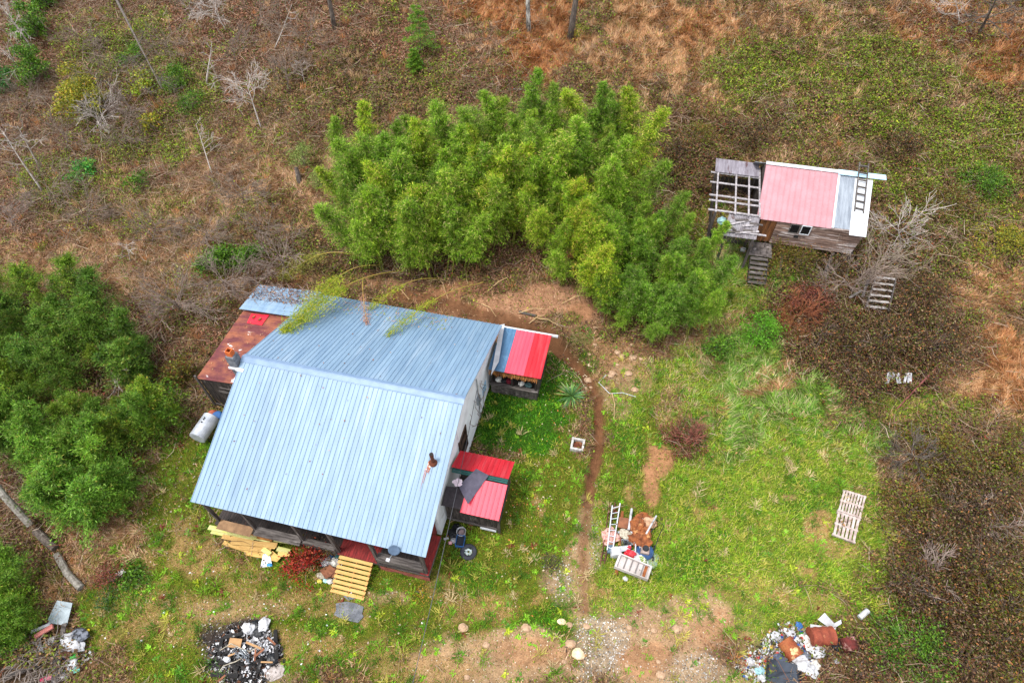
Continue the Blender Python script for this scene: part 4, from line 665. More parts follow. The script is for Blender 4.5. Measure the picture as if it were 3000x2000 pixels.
for i, (px, py, z, m_, s_, lb) in enumerate(((1702, 447, 3, GREYP, .34, 'dark blue grey bundle under the open timber frame'), (1690, 482, 3, DIRTYW, .24, 'pale bundle near the floor of the open timber frame'), (1704, 488, 3, REDP, .2, 'red bundle under the open timber frame'), (1724, 452, 3, RUST, .26, 'rusty lump beside the cabin wall under the open frame'), (1674, 440, 3, mat('yellow_bag', c(220, 215, 120, .8)), .13, 'small yellow bag at the left of the open frame'))):
    p = HP(px, py, z); one('stored_bundle', MB().blob((p[0], p[1], 2.56+s_*.6), (s_, s_*.8, s_*.7), i+20, .25), m_, lb, 'bundle')
# corrugated porch roof
ribbed('porch_roof', mat('old_corrugated', c(160, 156, 160, .72), c(126, 118, 122, .65), c(96, 72, 66, .6), scale=2, fine=.15, att=True, rough=.6), (23.05, 17.6, 4.9), (24.85, 17.6, 4.95), (22.8, 16.0, 4.4), (24.75, 16.0, 4.42), cbn, sp=.2, h=.035, w=.06, minor=False, panel=1, tint=(.6, 1.3))
for x_ in (22.95, 24.6): MB().beam((x_, 16.1, float(terr(x_, 16.1))-.1), (x_, 16.1, 4.4), .14, .14, up=(0, 1, 0)).build('porch_post', OLDWV, cbn)
mb = MB(); planks(mb, (24.7, 17.5, 3.05), (26.1, 17.5, 3.05), (0, -1.3, 0), 8, rr=rr); mb.build('porch_floor', WG, cbn)
# cabin steps
cs_ = empty('cabin_steps', tuple(G(1735, 605)), 'dark weathered plank steps below the cabin porch with gaps', 'steps')
a1, a2, b1, b2 = ((24.85, 16.1, 2.9), (25.9, 16.1, 2.9), (24.95, 15.0, float(terr(25, 15.0))+.3), (26.0, 15.0, float(terr(26, 15.0))+.3))
for i in range(6):
    t = i/5; MB().beam(np.array(a1)*(1-t)+np.array(b1)*t, np.array(a2)*(1-t)+np.array(b2)*t, .24, .05).build('tread', OLDW, cs_)
for a_, b_ in ((a1, b1), (a2, b2)): MB().beam(np.array(a_)+(0, 0, -.08), np.array(b_)+(0, 0, -.06), .05, .2).build('stringer', DARKW, cs_)

# dead leaves and twigs lying on the roofs
def roof_leaves(n, x0, x1, y0, y1, zf, name, label, pal, seed, tw=0):
    rs = np.random.RandomState(seed); xx = rs.uniform(x0, x1, n); yy = y0+(y1-y0)*rs.rand(n); P = np.c_[xx, yy, [zf(a, b)+.045 for a, b in zip(xx, yy)]]; D = unit(rs.normal(size=(n, 3))*np.array([1, 1, .15]))
    V = rhombs(P, D, rs.uniform(.06, .14, n), rs.uniform(.03, .07, n), rs, 4.); C = pick(pal, n, rs)
    if tw: P = P[:tw]; D = unit(rs.normal(size=(tw, 3))*np.array([1, .6, .12])); V = np.concatenate([V, rhombs(P+(0, 0, .03), D, rs.uniform(.4, 1.2, tw), np.full(tw, .03), rs, 1.)]); C = np.concatenate([C, pick([(1, c(120, 100, 90, .7)), (1, c(150, 132, 122, .75))], tw, rs)])
    tag(npmesh(name, V, 4, C, LEAF), label, kind='stuff')
RL = [(3, c(150, 96, 66, .75)), (2, c(190, 150, 110, .8)), (1, c(100, 60, 44, .7))]
roof_leaves(900, -4.0, .4, 5.8, 7.0, lambda x, y: 3.42+.065*x, 'fallen_leaves', 'brown leaves and twigs covering the upper part of the lean-to sheet', RL+[(4, c(84, 52, 42, .7))], 1, 150)
roof_leaves(60, .3, 11, -6, 6.8, fr, 'fallen_leaves', 'few dry leaves on the blue roof', RL, 2); roof_leaves(70, -3.8, -.1, .3, 5.2, lz, 'fallen_leaves', 'leaf scraps on the rusty roof', RL, 3)
roof_leaves(260, 1.5, 8.5, 5.2, 6.95, fr, 'fallen_leaves', 'dry bamboo leaves along the back edge of the roof', [(3, c(200, 150, 110, .8)), (2, c(150, 160, 50, .8))], 4)

rr = random.Random(77)
for i in range(9):
    xx = 22.9+rr.uniform(0, 1.8); yy = 16.1+rr.uniform(0, 1.2); an = rr.gauss(0, .25); L_ = rr.uniform(.7, 1.5); zz0 = 4.4+.31*(yy-16)+.09+i*.004
    one('loose_plank', MB().beam((xx-L_/2, yy, zz0), (xx+L_/2, yy+an, zz0+.31*an), .15, .025), SLW if i % 2 else OLDW, ('lowest', 'second', 'third', 'fourth', 'fifth', 'sixth', 'seventh', 'eighth', 'topmost')[i]+' weathered plank strewn on the cabin porch roof', 'plank', 'planks strewn on the cabin porch roof')
for i in range(2):
    xx = 26.9+i*2.6; one('leaning_board', MB().beam((xx, 16.2+.2*i, float(terr(xx, 16.2+.2*i))+.1), (xx+rr.uniform(-.5, .5), 17.45, 3.1+rr.uniform(-.2, .2)), .16, .03), OLDW, ('left', 'right')[i]+' one of two grey boards leaning on the cabin front', 'board', 'boards leaning on the cabin front')
# ---------------------------------------------------------------- plants
def plume_leaves(rs, h, rmax, n, pal, leaf=(.2, .04), base=.28, droop=.5, prof=None):
    nt_ = max(12, n//52); t = base+(1-base)*rs.rand(nt_)**.85; prof = prof or (lambda t: np.sin(np.clip((t-base)/(1-base), 0, 1)**.75*math.pi)**.7*.9+.12*(1-t))
    R_ = rmax*prof(t)*rs.uniform(.25, 1.25, nt_); az = rs.uniform(0, 2*math.pi, nt_); lean = np.array([.55, .15])
    Pt = np.c_[np.cos(az)*R_+lean[0]*t**2.2, np.sin(az)*R_+lean[1]*t**2.2, h*t-R_*.15]; i = rs.randint(0, nt_, n)
    off = rs.normal(size=(n, 3))*np.array([.2, .2, .17]); P = Pt[i]+off
    D = unit(np.c_[np.cos(az[i]), np.sin(az[i]), 0*az[i]]*.7+rs.normal(size=(n, 3))*.6+np.array([0, 0, -droop])); s = rs.uniform(.6, 1.25, n)
    tw = rs.uniform(.72, 1.28, nt_)[i]; C = pick(pal, n, rs, .22)*tw[:, None]
    return rhombs(P, D, leaf[0]*s, leaf[1]*s, rs, 1.), C, Pt
def cult_stem(rs, h, Pt, r=.025, n=1):
    mb = MB()
    for k in range(n):
        ox, oy = (0, 0) if k == 0 else rs.uniform(-.35, .35, 2); pts = []
        for j in range(8): t = j/7; pts.append((ox+.9*t**2.4, oy+.2*t**2.4, h*(t-.06*t**4)))
        mb.tube(pts, [r*(1-.85*j/7) for j in range(8)], 5)
    for p in Pt[::3]: t = min(p[2]/h, .97); mb.tube([(.9*t**2.4, .2*t**2.4, h*(t-.06*t**4)), tuple(p)], [r*.35, r*.15], 3, cap=False)
    return mb
BSTEM = mat('bamboo_stem', c(150, 150, 70, .7), c(110, 122, 52, .6), scale=3, fine=.1)
PB = [(5, c(120, 156, 32, .86)), (4, c(150, 180, 50, .88)), (3, c(74, 106, 24, .7)), (2.4, c(184, 194, 86, .92)), (1.3, c(214, 186, 120, .92))]
PD = [(5, c(100, 138, 44, .9)), (4, c(130, 164, 64, .9)), (3, c(60, 88, 28, .75)), (1.4, c(156, 174, 108, .9)), (.8, c(160, 146, 76, .85))]
def plume_sprays(rs, h, rmax, n, pal, leaf, base, droop, rise=.75, ns=85):
    t = base+(1-base)*rs.rand(ns)**.9; u_ = (t-base)/(1-base); R_ = rmax*(np.minimum(1, .45+2.2*u_)*(1-u_**2.8)+.2)*rs.uniform(.3, 1.35, ns); az = rs.uniform(0, 6.28, ns); el = rise*rs.uniform(.5, 1.3, ns)+.35*u_
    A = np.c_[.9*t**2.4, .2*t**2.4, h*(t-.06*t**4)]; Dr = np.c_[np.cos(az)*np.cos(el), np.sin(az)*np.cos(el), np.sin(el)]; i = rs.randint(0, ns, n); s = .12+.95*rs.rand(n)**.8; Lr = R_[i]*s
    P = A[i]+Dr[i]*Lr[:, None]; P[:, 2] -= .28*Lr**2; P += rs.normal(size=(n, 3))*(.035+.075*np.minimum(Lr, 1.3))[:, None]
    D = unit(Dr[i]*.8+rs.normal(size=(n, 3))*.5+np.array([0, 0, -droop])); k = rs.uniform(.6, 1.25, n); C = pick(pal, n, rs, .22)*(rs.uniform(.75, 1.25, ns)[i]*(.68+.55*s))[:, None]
    return rhombs(P, D, leaf[0]*k, leaf[1]*k, rs, 1.), C, A+Dr*R_[:, None]*.8
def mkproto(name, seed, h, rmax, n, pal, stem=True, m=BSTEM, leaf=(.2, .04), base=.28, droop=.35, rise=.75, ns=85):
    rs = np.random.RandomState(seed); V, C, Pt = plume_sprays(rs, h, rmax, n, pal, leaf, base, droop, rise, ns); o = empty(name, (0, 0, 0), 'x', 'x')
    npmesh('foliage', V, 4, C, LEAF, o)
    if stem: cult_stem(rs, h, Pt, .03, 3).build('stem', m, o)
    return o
def place(o, first, loc, rz, s, label, cat, group, tint=None, tilt=(0, 0), sz=None):
    q = o if first else copy_tree(o); q.location = loc; q.rotation_euler = (tilt[0], tilt[1], rz); q.scale = (s, s, sz or s); tag(q, label, cat, group)
    if tint:
        for ch in q.children: ch.color = (*tint, 1)
    return q
rr = random.Random(21)
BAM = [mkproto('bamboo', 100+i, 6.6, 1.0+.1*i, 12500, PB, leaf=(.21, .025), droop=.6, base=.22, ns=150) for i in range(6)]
# bases of the canes in the photo (px of the 2352 wide picture), height, tint group
def spread(poly, n, mind, rnd):
    xs = [p[0] for p in poly]; ys = [p[1] for p in poly]; out = []; tries = 0
    def ins(x, y):
        r = False; j = len(poly)-1
        for i in range(len(poly)):
            if (poly[i][1] > y) != (poly[j][1] > y) and x < (poly[j][0]-poly[i][0])*(y-poly[i][1])/(poly[j][1]-poly[i][1])+poly[i][0]: r = not r
            j = i
        return r
    while len(out) < n and tries < 9000:
        tries += 1; x, y = rnd.uniform(min(xs), max(xs)), rnd.uniform(min(ys), max(ys))
        if ins(x, y) and all(math.hypot(x-a, (y-b)*1.3) > mind for a, b in out): out.append((x, y))
    return out
cnt = {}
def grove(poly, n, mind, hs, tints, protos, label, cat, group, hscale, rnd):
    ys_ = [v[1] for v in poly]; y0_, y1_ = min(ys_), max(ys_); base_l, base_g = label, group
    for (px, py) in spread(poly, n, mind, rnd):
        row = ('back', 'middle', 'front')[min(2, int(3*(py-y0_)/(y1_-y0_)))]; label = row+' row '+base_l; group = row+' row of '+base_g
        if px < 230 and abs((px-30)-(py-1060)*.52)/1.13 < 34 and 1040 < py < 1330: continue
        p = G(px, py); i = rnd.randrange(len(protos)); o = protos[i]; f = not cnt.get(id(o), 0); cnt[id(o)] = 1
        h = rnd.uniform(*hs)/hscale; t = rnd.choice(tints); k = rnd.uniform(.85, 1.15)
        place(o, f, (p[0], p[1], p[2]-.05), rnd.uniform(0, 6.28), h*rnd.uniform(.92, 1.1), label, cat, group, tuple(v*k for v in t), (rnd.gauss(0, .13), rnd.gauss(0, .13)), h)
T1 = [(.66, .76, .8), (.78, .82, .72), (.5, .64, .6), (.95, .9, .7), (.62, .74, .68), (.7, .8, .72)]; T2 = [(.92, .9, .6), (1.05, .93, .55), (.75, .84, .66)]; T3 = [(.54, .68, .66), (.64, .76, .64), (.46, .62, .66)]
GL = 'bamboo groves behind the house'
grove([(800, 440), (1010, 385), (1110, 450), (1130, 600), (1060, 640), (880, 640), (800, 600)], 54, 33, (4.2, 6.9), T1, BAM, 'tall green bamboo in the left half of the grove behind the house', 'bamboo', GL, 6.6, rr)
grove([(1110, 385), (1250, 350), (1450, 375), (1480, 520), (1300, 520), (1160, 520)], 38, 35, (4.2, 6.8), T1, BAM, 'green bamboo in the right half of the grove behind the house', 'bamboo', 'bamboo in the right half of the grove', 6.6, rr)
grove([(1080, 400), (1200, 400), (1250, 560), (1180, 590), (1090, 570)], 15, 30, (4.4, 6.6), [(.75, .8, .7), (.95, .9, .6)], BAM, 'thin bamboo filling the middle of the grove', 'bamboo', 'thin bamboo in the middle of the grove', 6.6, rr)
grove([(1230, 560), (1330, 500), (1410, 560), (1400, 720), (1340, 720), (1250, 640)], 18, 34, (3.6, 5.6), T2, BAM, 'yellowish bamboo between the green grove and the dirt bank', 'bamboo', 'yellowish bamboo by the bank', 6.6, rr)
grove([(1410, 560), (1520, 545), (1600, 640), (1650, 720), (1570, 790), (1400, 780), (1350, 640)], 48, 27, (2.8, 4.6), T3, BAM, 'low dark green bamboo at the right end of the grove', 'bamboo', 'low bamboo at the right end of the grove', 6.6, rr)
# left thicket
SH = [mkproto('bamboo_shrub', 200+i, 4.2, 1.2+.2*i, 9500, PD, leaf=(.19, .032), base=.06, droop=.35, ns=90) for i in range(5)]
grove([(-60, 700), (150, 660), (260, 740), (400, 900), (420, 980), (300, 1060), (60, 1080), (-60, 1000)], 74, 36, (1.5, 4.0), [(.68, .72, .72), (.85, .82, .66), (.52, .62, .66), (.95, .84, .62), (.42, .5, .46), (.6, .68, .62)], SH, 'dense dark green shrub in the thicket left of the house', 'shrub', 'shrubs of the left thicket', 4.2, rr)
grove([(-60, 960), (60, 1000), (250, 1060), (330, 1120), (290, 1210), (190, 1200), (60, 1100), (-60, 1060)], 26, 38, (2.6, 4.4), [(.78, .9, .88), (.9, .98, .88), (.68, .8, .8)], SH, 'feathery blue green bamboo shrub above the fallen log', 'shrub', 'feathery shrubs above the fallen log', 4.2, rr)
grove([(-60, 1250), (10, 1260), (90, 1370), (120, 1410), (90, 1490), (-60, 1520)], 22, 32, (1.8, 3.0), [(.7, .8, .66), (.85, .88, .66)], SH, 'dark green bamboo shrub in the bottom left corner thicket', 'shrub', 'shrubs of the corner thicket', 4.2, rr)
# ---- leafy bushes standing alone: px, py, height, radius, palette, label
YEL = [(4, c(172, 162, 56, .7)), (3, c(136, 142, 46, .7)), (1, c(196, 150, 60, .75)), (2, c(96, 104, 40, .65))]; GRN = [(4, c(84, 126, 38, .72)), (3, c(112, 150, 48, .75)), (2, c(56, 88, 28, .65))]
RED = [(4, c(168, 46, 34, .7)), (3, c(122, 32, 28, .65)), (2, c(190, 84, 48, .72)), (1, c(96, 90, 40, .8))]; OLV = [(4, c(120, 110, 44, .75)), (3, c(96, 80, 48, .7)), (2, c(140, 92, 50, .7)), (1, c(120, 140, 50, .75))]
BRN = [(4, c(98, 70, 50, .72)), (3.5, c(62, 44, 34, .6)), (2.4, c(136, 98, 66, .75)), (3, c(98, 104, 44, .72)), (.6, c(170, 110, 60, .8)), (1, c(160, 136, 104, .75))]; RBR = [(4, c(120, 62, 48, .75)), (3, c(150, 84, 62, .75)), (2, c(88, 50, 42, .7))]
ball = lambda t: np.sin(np.clip(t, .02, .98)*math.pi)**.5
def bush(name, px, py, h, r, pal, n, label, leaf=(.14, .08), cat='bush', stems=True, group=None, m=TWIG):
    rs = np.random.RandomState(int(px*7+py) % 9999); p = G(px, py); V, C, Pt = plume_leaves(rs, h, r, n, pal, leaf=leaf, base=.08, droop=0, prof=ball)
    V[:, :2] -= np.array([.25, .08]); o = empty(name, p, label, cat, group); npmesh('foliage', V+np.array(p), 4, C, LEAF, o, loc=p)
    mb = MB()
    for q in Pt[::2]: mb.tube([(p[0], p[1], p[2]-.05), (p[0]+(q[0]-.25)*.4, p[1]+q[1]*.4, p[2]+q[2]*.6), (p[0]+q[0]-.25, p[1]+q[1]-.08, p[2]+q[2])], [.025, .016, .006], 4, cap=False)
    mb.build('stem', m, o); return o
bush('red_shrub', 704, 1302, 1.05, .85, RED, 2000, 'red leaved shrub between the lumber pile and the yellow steps', leaf=(.12, .07))
bush('shrub', 752, 1278, 1.0, .5, [(3, c(90, 84, 50, .7)), (2, c(110, 60, 40, .7))], 700, 'small olive shrub behind the red shrub by the porch', leaf=(.1, .05))
bush('yellow_bush', 205, 265, 2.6, 1.9, YEL, 4500, 'large thin yellow leaved bush in the upper left woods', leaf=(.16, .1))
bush('yellow_bush', 185, 215, 2.2, 1.2, YEL, 1900, 'yellow leaved bush beside the vine covered column', leaf=(.16, .1))
bush('yellow_vine', 330, 215, 1.6, 1.1, YEL[:2]+[(2, c(150, 180, 70, .8))], 650, 'sparse pale yellow green vine right of the yellow bushes', leaf=(.18, .14))
bush('yellow_vine', 355, 300, 1.2, .7, YEL, 380, 'small yellow vine tip below the sparse pale vine', leaf=(.18, .14))
bush('leafy_column', 85, 85, 2.6, 1.15, GRN, 3600, 'bright green vine covered column in the top left corner', leaf=(.15, .1))
bush('leafy_column', 92, 190, 3.0, 1.15, GRN, 3600, 'bright green vine covered column below the corner one', leaf=(.15, .1))
bush('leafy_column', 110, 15, 2.2, 1.0, GRN, 2400, 'green leafy clump at the top edge near the left corner', leaf=(.15, .1))
bush('shrub', 8, 205, 1.8, 1.3, [(3, c(50, 110, 56, .7)), (2, c(80, 136, 70, .7))], 2400, 'blue green shrub at the left edge of the upper woods', leaf=(.15, .08))
bush('shrub', 195, 402, .9, .9, [(3, c(70, 150, 80, .75)), (2, c(120, 170, 80, .8))], 1100, 'small bright green shrub in the dry grass upper left', leaf=(.16, .08))
bush('shrub', 322, 425, .9, .8, GRN, 1000, 'small yellow green shrub right of the bright green one', leaf=(.14, .08))
bush('shrub', 412, 200, 1.6, .9, GRN, 2200, 'tall thin green shrub among the bare saplings', leaf=(.12, .07)); bush('shrub', 445, 250, 1.3, .8, GRN, 1500, 'green shrub just below the tall thin one', leaf=(.12, .07))
bush('shrub', 312, 140, 1.2, .8, GRN, 1100, 'green shrub below the leaning grey trunk', leaf=(.14, .08))
bush('shrub', 512, 610, 1.2, 1.1, GRN, 2600, 'bright green leafy shrub above the lean-to', leaf=(.14, .09)); bush('shrub', 572, 596, 1.0, .9, GRN, 1700, 'second bright green shrub above the lean-to, the right one', leaf=(.14, .09))
bush('shrub', 700, 380, 1.6, .7, [(3, c(120, 140, 80, .75)), (2, c(150, 160, 110, .75))], 1300, 'pale green feathery shrub at the left edge of the grove', leaf=(.16, .04)); bush('shrub', 740, 430, 1.4, .6, [(3, c(120, 140, 80, .75)), (2, c(150, 160, 110, .75))], 1000, 'pale thin shrub below the feathery one', leaf=(.16, .04))
bush('shrub', 420, 870, 1.5, .9, OLV, 1700, 'yellowing shrub at the right end of the left thicket', leaf=(.13, .08)); bush('shrub', 385, 930, 1.6, 1.0, GRN, 1900, 'mid green shrub at the right edge of the left thicket', leaf=(.13, .08))
bush('shrub', 1655, 800, .9, .8, GRN, 1500, 'bright green shrub in front of the low bamboo', leaf=(.13, .08)); bush('shrub', 1740, 770, 1.3, 1.1, [(3, c(84, 140, 34, .8)), (2, c(110, 165, 50, .8))], 2600, 'rounded green shrub between the bamboo and the dark brambles', leaf=(.16, .05))
bush('shrub', 1820, 835, .7, .7, GRN, 900, 'low green shrub beside the long grass', leaf=(.12, .08)) if 0 else None
bush('brown_bush', 1580, 1015, .7, 1.5, RBR, 1500, 'reddish brown bush standing in the lawn', leaf=(.12, .05))
bush('brown_bush', 1795, 600, .9, .9, OLV, 1500, 'brown vine bush in front of the cabin steps', leaf=(.1, .06)); bush('brown_bush', 1772, 580, 1.2, .5, OLV, 900, 'orange brown vine climbing beside the cabin door', leaf=(.1, .06))
bush('brown_bush', 262, 1335, .8, .7, RBR, 900, 'small red brown bush left of the yard', leaf=(.1, .05)); bush('weed_clump', 305, 1325, .4, .55, GRN, 700, 'bright green weed clump beside the red brown bush', leaf=(.14, .08)); bush('weed_clump', 245, 1380, .4, .5, [(1, c(70, 100, 60, .7))], 500, 'dull green weed clump below the red brown bush', leaf=(.12, .05))
for i, (px, py, h, r, pal, lb) in enumerate(((1890, 770, 1.5, 2.2, BRN, 'dark brown bramble mound in the middle of the right side'), (2010, 800, 1.9, 2.4, BRN, 'largest dark bramble mound behind the white boards'), (2130, 800, 1.8, 2.2, BRN, 'dark bramble mound beside the orange grass'), (1960, 880, 1.2, 1.8, BRN, 'low dark bramble mound left of the white boards'), (2100, 690, 1.6, 2.0, BRN, 'brown bramble mound right of the broken steps'), (1850, 705, 1.2, 1.5, RBR, 'rusty orange twiggy mound left of the broken steps'),
    (2160, 1060, 1.5, 2.0, OLV, 'olive brown bush above the pallet at the right'), (2260, 1150, 1.6, 2.2, BRN, 'brown bush at the right edge level with the pallet'), (2130, 1260, 1.5, 1.9, BRN, 'brown bush to the right below the pallet'), (2240, 1310, 1.7, 2.2, BRN, 'dark bush in the lower right thicket'), (2310, 1400, 1.5, 2.0, OLV, 'olive bush at the lower right edge'), (2140, 1400, 1.3, 1.6, BRN, 'brown bush above the green corner weeds'),
    (2080, 1490, 1.3, 1.5, GRN, 'green leafy bush beside the rusty drums'), (2200, 1520, 1.5, 1.8, BRN, 'brown bush in the bottom right corner'), (2330, 1540, 1.5, 1.7, OLV, 'olive bush in the extreme bottom right'), (1560, 365, 1.4, 1.6, BRN, 'dark brown bush behind the right end of the grove'), (1600, 330, 1.2, 1.5, OLV, 'olive brush left above the open frame'), (1720, 320, 1.2, 1.5, BRN, 'dark brush above the open frame'), (2060, 345, 1.1, 1.5, BRN, 'dark brush above the cabin flashing'), (2290, 560, 1.2, 1.4, YEL, 'yellow green bush at the right edge above the straw grass'), (2170, 470, 1.2, 1.7, OLV, 'olive brush right of the cabin'), (2250, 420, 1.0, 1.6, GRN, 'green brush on the right slope'))):
    bush('bramble_mound' if 'mound' in lb else 'brush', px, py, h, r, pal, int(1700*r*r**.6), lb, leaf=(.13, .06), cat='bramble' if 'mound' in lb else 'bush')
# hemlock saplings with layered boughs
for px, py, h, lb in ((968, 120, 3.6, 'young evergreen with flat layered boughs in the upper middle'), (955, 165, 1.8, 'low evergreen sapling below the layered one')):
    p = G(px, py); rs = np.random.RandomState(int(px)); P = []; Dn = []; mb = MB(); mb.tube([tuple(p), (p[0]+.1, p[1], p[2]+h)], [.05, .01], 6)
    for k in range(26):
        t = .2+.8*k/26; az = k*2.4; L_ = (1.15-t)*1.5*h/3.4; e = np.array([p[0]+math.cos(az)*L_, p[1]+math.sin(az)*L_, p[2]+h*t-.15*L_]); b0 = np.array([p[0]+.1*t, p[1], p[2]+h*t]); mb.tube([tuple(b0), tuple(e)], [.015, .005], 3, cap=False)
        m_ = 150; u = rs.rand(m_)**.7; q = b0+(e-b0)*u[:, None]; sd = rs.normal(size=m_)*.28*L_*(1-u*.6); q = q+np.c_[-math.sin(az)*sd, math.cos(az)*sd, rs.normal(size=m_)*.03]; P.append(q); Dn.append(np.tile([math.cos(az), math.sin(az), -.1], (m_, 1))+rs.normal(size=(m_, 3))*.4)
    P = np.concatenate(P); Dn = unit(np.concatenate(Dn)); o = empty('evergreen_sapling', p, lb, 'tree'); npmesh('foliage', rhombs(P, Dn, np.full(len(P), .17), np.full(len(P), .05), rs, 4), 4, pick([(3, c(110, 150, 40, .75)), (2, c(84, 128, 40, .75)), (1, c(140, 140, 60, .75))], len(P), rs), LEAF, o, loc=p); mb.build('trunk', BARK, o)
# ---- bare trees and saplings
def branchy(mb, a, d, L_, r, depth, rd, spread_=.6, up=.15, nseg=4, kids=(3, 5)):
    pts = [Vector(a)]; d = Vector(d).normalized()
    for i in range(nseg): d = (d+Vector((rd.gauss(0, .13), rd.gauss(0, .13), rd.gauss(0, .1)+up*.12))).normalized(); pts.append(pts[-1]+d*L_/nseg)
    mb.tube(pts, [max(r*(1-.7*i/nseg), .01) for i in range(nseg+1)], 5 if depth > 1 else 3, cap=False)
    if depth > 0:
        for k in range(rd.randint(*kids)):
            t = rd.uniform(.3, 1); i = min(int(t*nseg), nseg-1); f = t*nseg-i; p = pts[i].lerp(pts[i+1], f); dd = (pts[i+1]-pts[i]).normalized(); o = dd.orthogonal().normalized(); o.rotate(Matrix.Rotation(rd.uniform(0, 6.28), 3, dd)); nd = (dd+o*rd.uniform(.5, 1.1)*spread_*1.6).normalized()
            branchy(mb, p, nd, L_*rd.uniform(.4, .68), r*.5*(1-.4*t), depth-1, rd, spread_, up, nseg, kids)
def bare_tree(px, py, tx, ty, h, r, label, cr=1.0, depth=3, n=12, t0=.35, name='bare_tree', m=None, cat='tree', seed=0, top=True):
    rd = random.Random(int(px*3+py*7)+seed); p = Vector(G(px, py)); q = Vector(HP(tx, ty, p.z+h)) if top else Vector((p.x+tx, p.y+ty, p.z+h)); m = m or mat('pale_bark', c(184, 174, 166, .9), c(146, 134, 126, .8), scale=4, stretch=(3, 3, .6), fine=.25)
    o = empty(name, tuple(p), label, cat); mb = MB(); pts = []
    for i in range(9): t = i/8; pts.append(p.lerp(q, t)+Vector((math.sin(t*5+px)*.06*h*.15, math.cos(t*4+py)*.06*h*.15, -.1 if i == 0 else 0)))
    rad = [max(r*(1-.82*i/8), .012) for i in range(9)]; mb.tube(pts, rad, 7); mb.build('trunk', m, o, smooth=True)
    mb = MB(); d0 = (q-p).normalized()
    for k in range(n):
        t = t0+(1-t0)*(k+rd.random())/n; i = min(int(t*8), 7); a = pts[i].lerp(pts[i+1], t*8-i); s_ = d0.orthogonal().normalized(); s_.rotate(Matrix.Rotation(rd.uniform(0, 6.28), 3, d0))
        branchy(mb, a, d0*.55+s_, cr*rd.uniform(.7, 1.25)*(1.15-.5*t), max(rad[i]*.5, .022), depth-1, rd)
    mb.build('branches', m, o); return o
bare_tree(601, 296, 565, 190, 3.0, .07, 'bare pale sapling with wide radiating branches in the upper left', 2.2, 3, 13, .5)
bare_tree(488, 402, 450, 285, 2.6, .05, 'thin bare sapling standing in the dry grass', 1.0, 2, 8, .4); bare_tree(97, 440, 5, 300, 4.2, .08, 'long leaning bare trunk at the left edge', 1.2, 2, 8, .4); bare_tree(92, 384, 40, 290, 3.4, .07, 'bare trunk just behind the long leaning one', 1.4, 2, 8, .4)
bare_tree(255, -25, 372, 205, .9, .13, 'grey trunk leaning downhill with bare branch tips', 1.6, 3, 14, .62, m=BARK); bare_tree(75, 110, 5, 20, 3.5, .08, 'bare curved tree in the top left corner', 1.3, 3, 9, .3)
bare_tree(475, 192, 486, 95, 3.0, .08, 'short mottled pale trunk among the bare saplings', .8, 2, 7, .3); bare_tree(225, 290, 235, 262, 1.2, .06, 'low bare bush with radiating grey branches under the yellow leaves', 1.9, 3, 22, .1, name='bare_bush', cat='bush')
bare_tree(300, 262, 300, 245, .8, .04, 'purplish tangle of fine twigs right of the yellow bush', 1.4, 3, 20, .05, name='bare_bush', cat='bush', m=TWIG); bare_tree(628, 118, 672, 10, 3.4, .05, 'bare crooked sapling reaching to the top edge', 1.1, 2, 8, .3); bare_tree(520, 70, 480, 5, 2.2, .05, 'bare tree with fanned branches at the top edge', 1.8, 3, 14, .3); bare_tree(700, 190, 688, 140, 1.4, .03, 'small bare sapling at the top of the dry slope', .9, 2, 7, .3)
bare_tree(30, 520, 10, 475, 1.4, .05, 'pinkish bare bush at the left edge', 1.9, 3, 18, .1, name='bare_bush', cat='bush', m=TWIG); bare_tree(60, 170, 20, 130, 2.4, .05, 'bare arching sapling beside the leafy column', 1.5, 2, 8, .3)
bare_tree(655, 612, 640, 585, 1.4, .05, 'dark bare bush above the left end of the blue roof', 1.8, 3, 18, .1, name='bare_bush', cat='bush', m=TWIG); bare_tree(415, 712, 400, 690, 1.1, .05, 'large pinkish bare bush above the thicket', 2.1, 3, 26, .05, name='bare_bush', cat='bush', m=TWIG); bare_tree(520, 665, 510, 640, 1.1, .05, 'bare twiggy bush above the rusty lean-to roof', 1.9, 3, 22, .05, name='bare_bush', cat='bush', m=TWIG); bare_tree(595, 668, 590, 650, .9, .04, 'bare twigs reaching over the blue sheet of the lean-to', 1.5, 3, 18, .05, name='bare_bush', cat='bush', m=TWIG)
bare_tree(1990, 660, 2020, 585, 2.4, .07, 'wide bare grey tree right of the cabin', 2.3, 3, 17, .12, m=mat('mid_bark', c(150, 134, 118, .72), c(116, 100, 86, .65), scale=4)); bare_tree(1960, 672, 1940, 640, 1.2, .06, 'low bare bush leaning left of the broken steps', 2.0, 3, 18, .1, name='bare_bush', cat='bush', m=TWIG); bare_tree(2070, 560, 2060, 510, 1.8, .06, 'bare bush beside the right wall of the cabin', 1.8, 3, 14, .15, name='bare_bush', cat='bush')
bare_tree(2105, 1060, 2090, 1040, .9, .05, 'pale dead brush at the right above the pallet', 1.4, 3, 16, .05, name='bare_bush', cat='bush', m=BARK); bare_tree(2270, 1210, 2260, 1190, .8, .04, 'dead brush at the right edge level with the pallet', 1.5, 3, 16, .05, name='bare_bush', cat='bush', m=TWIG); bare_tree(2130, 1340, 2120, 1320, .8, .04, 'dead brush in the lower right thicket', 1.4, 3, 16, .05, name='bare_bush', cat='bush', m=TWIG)
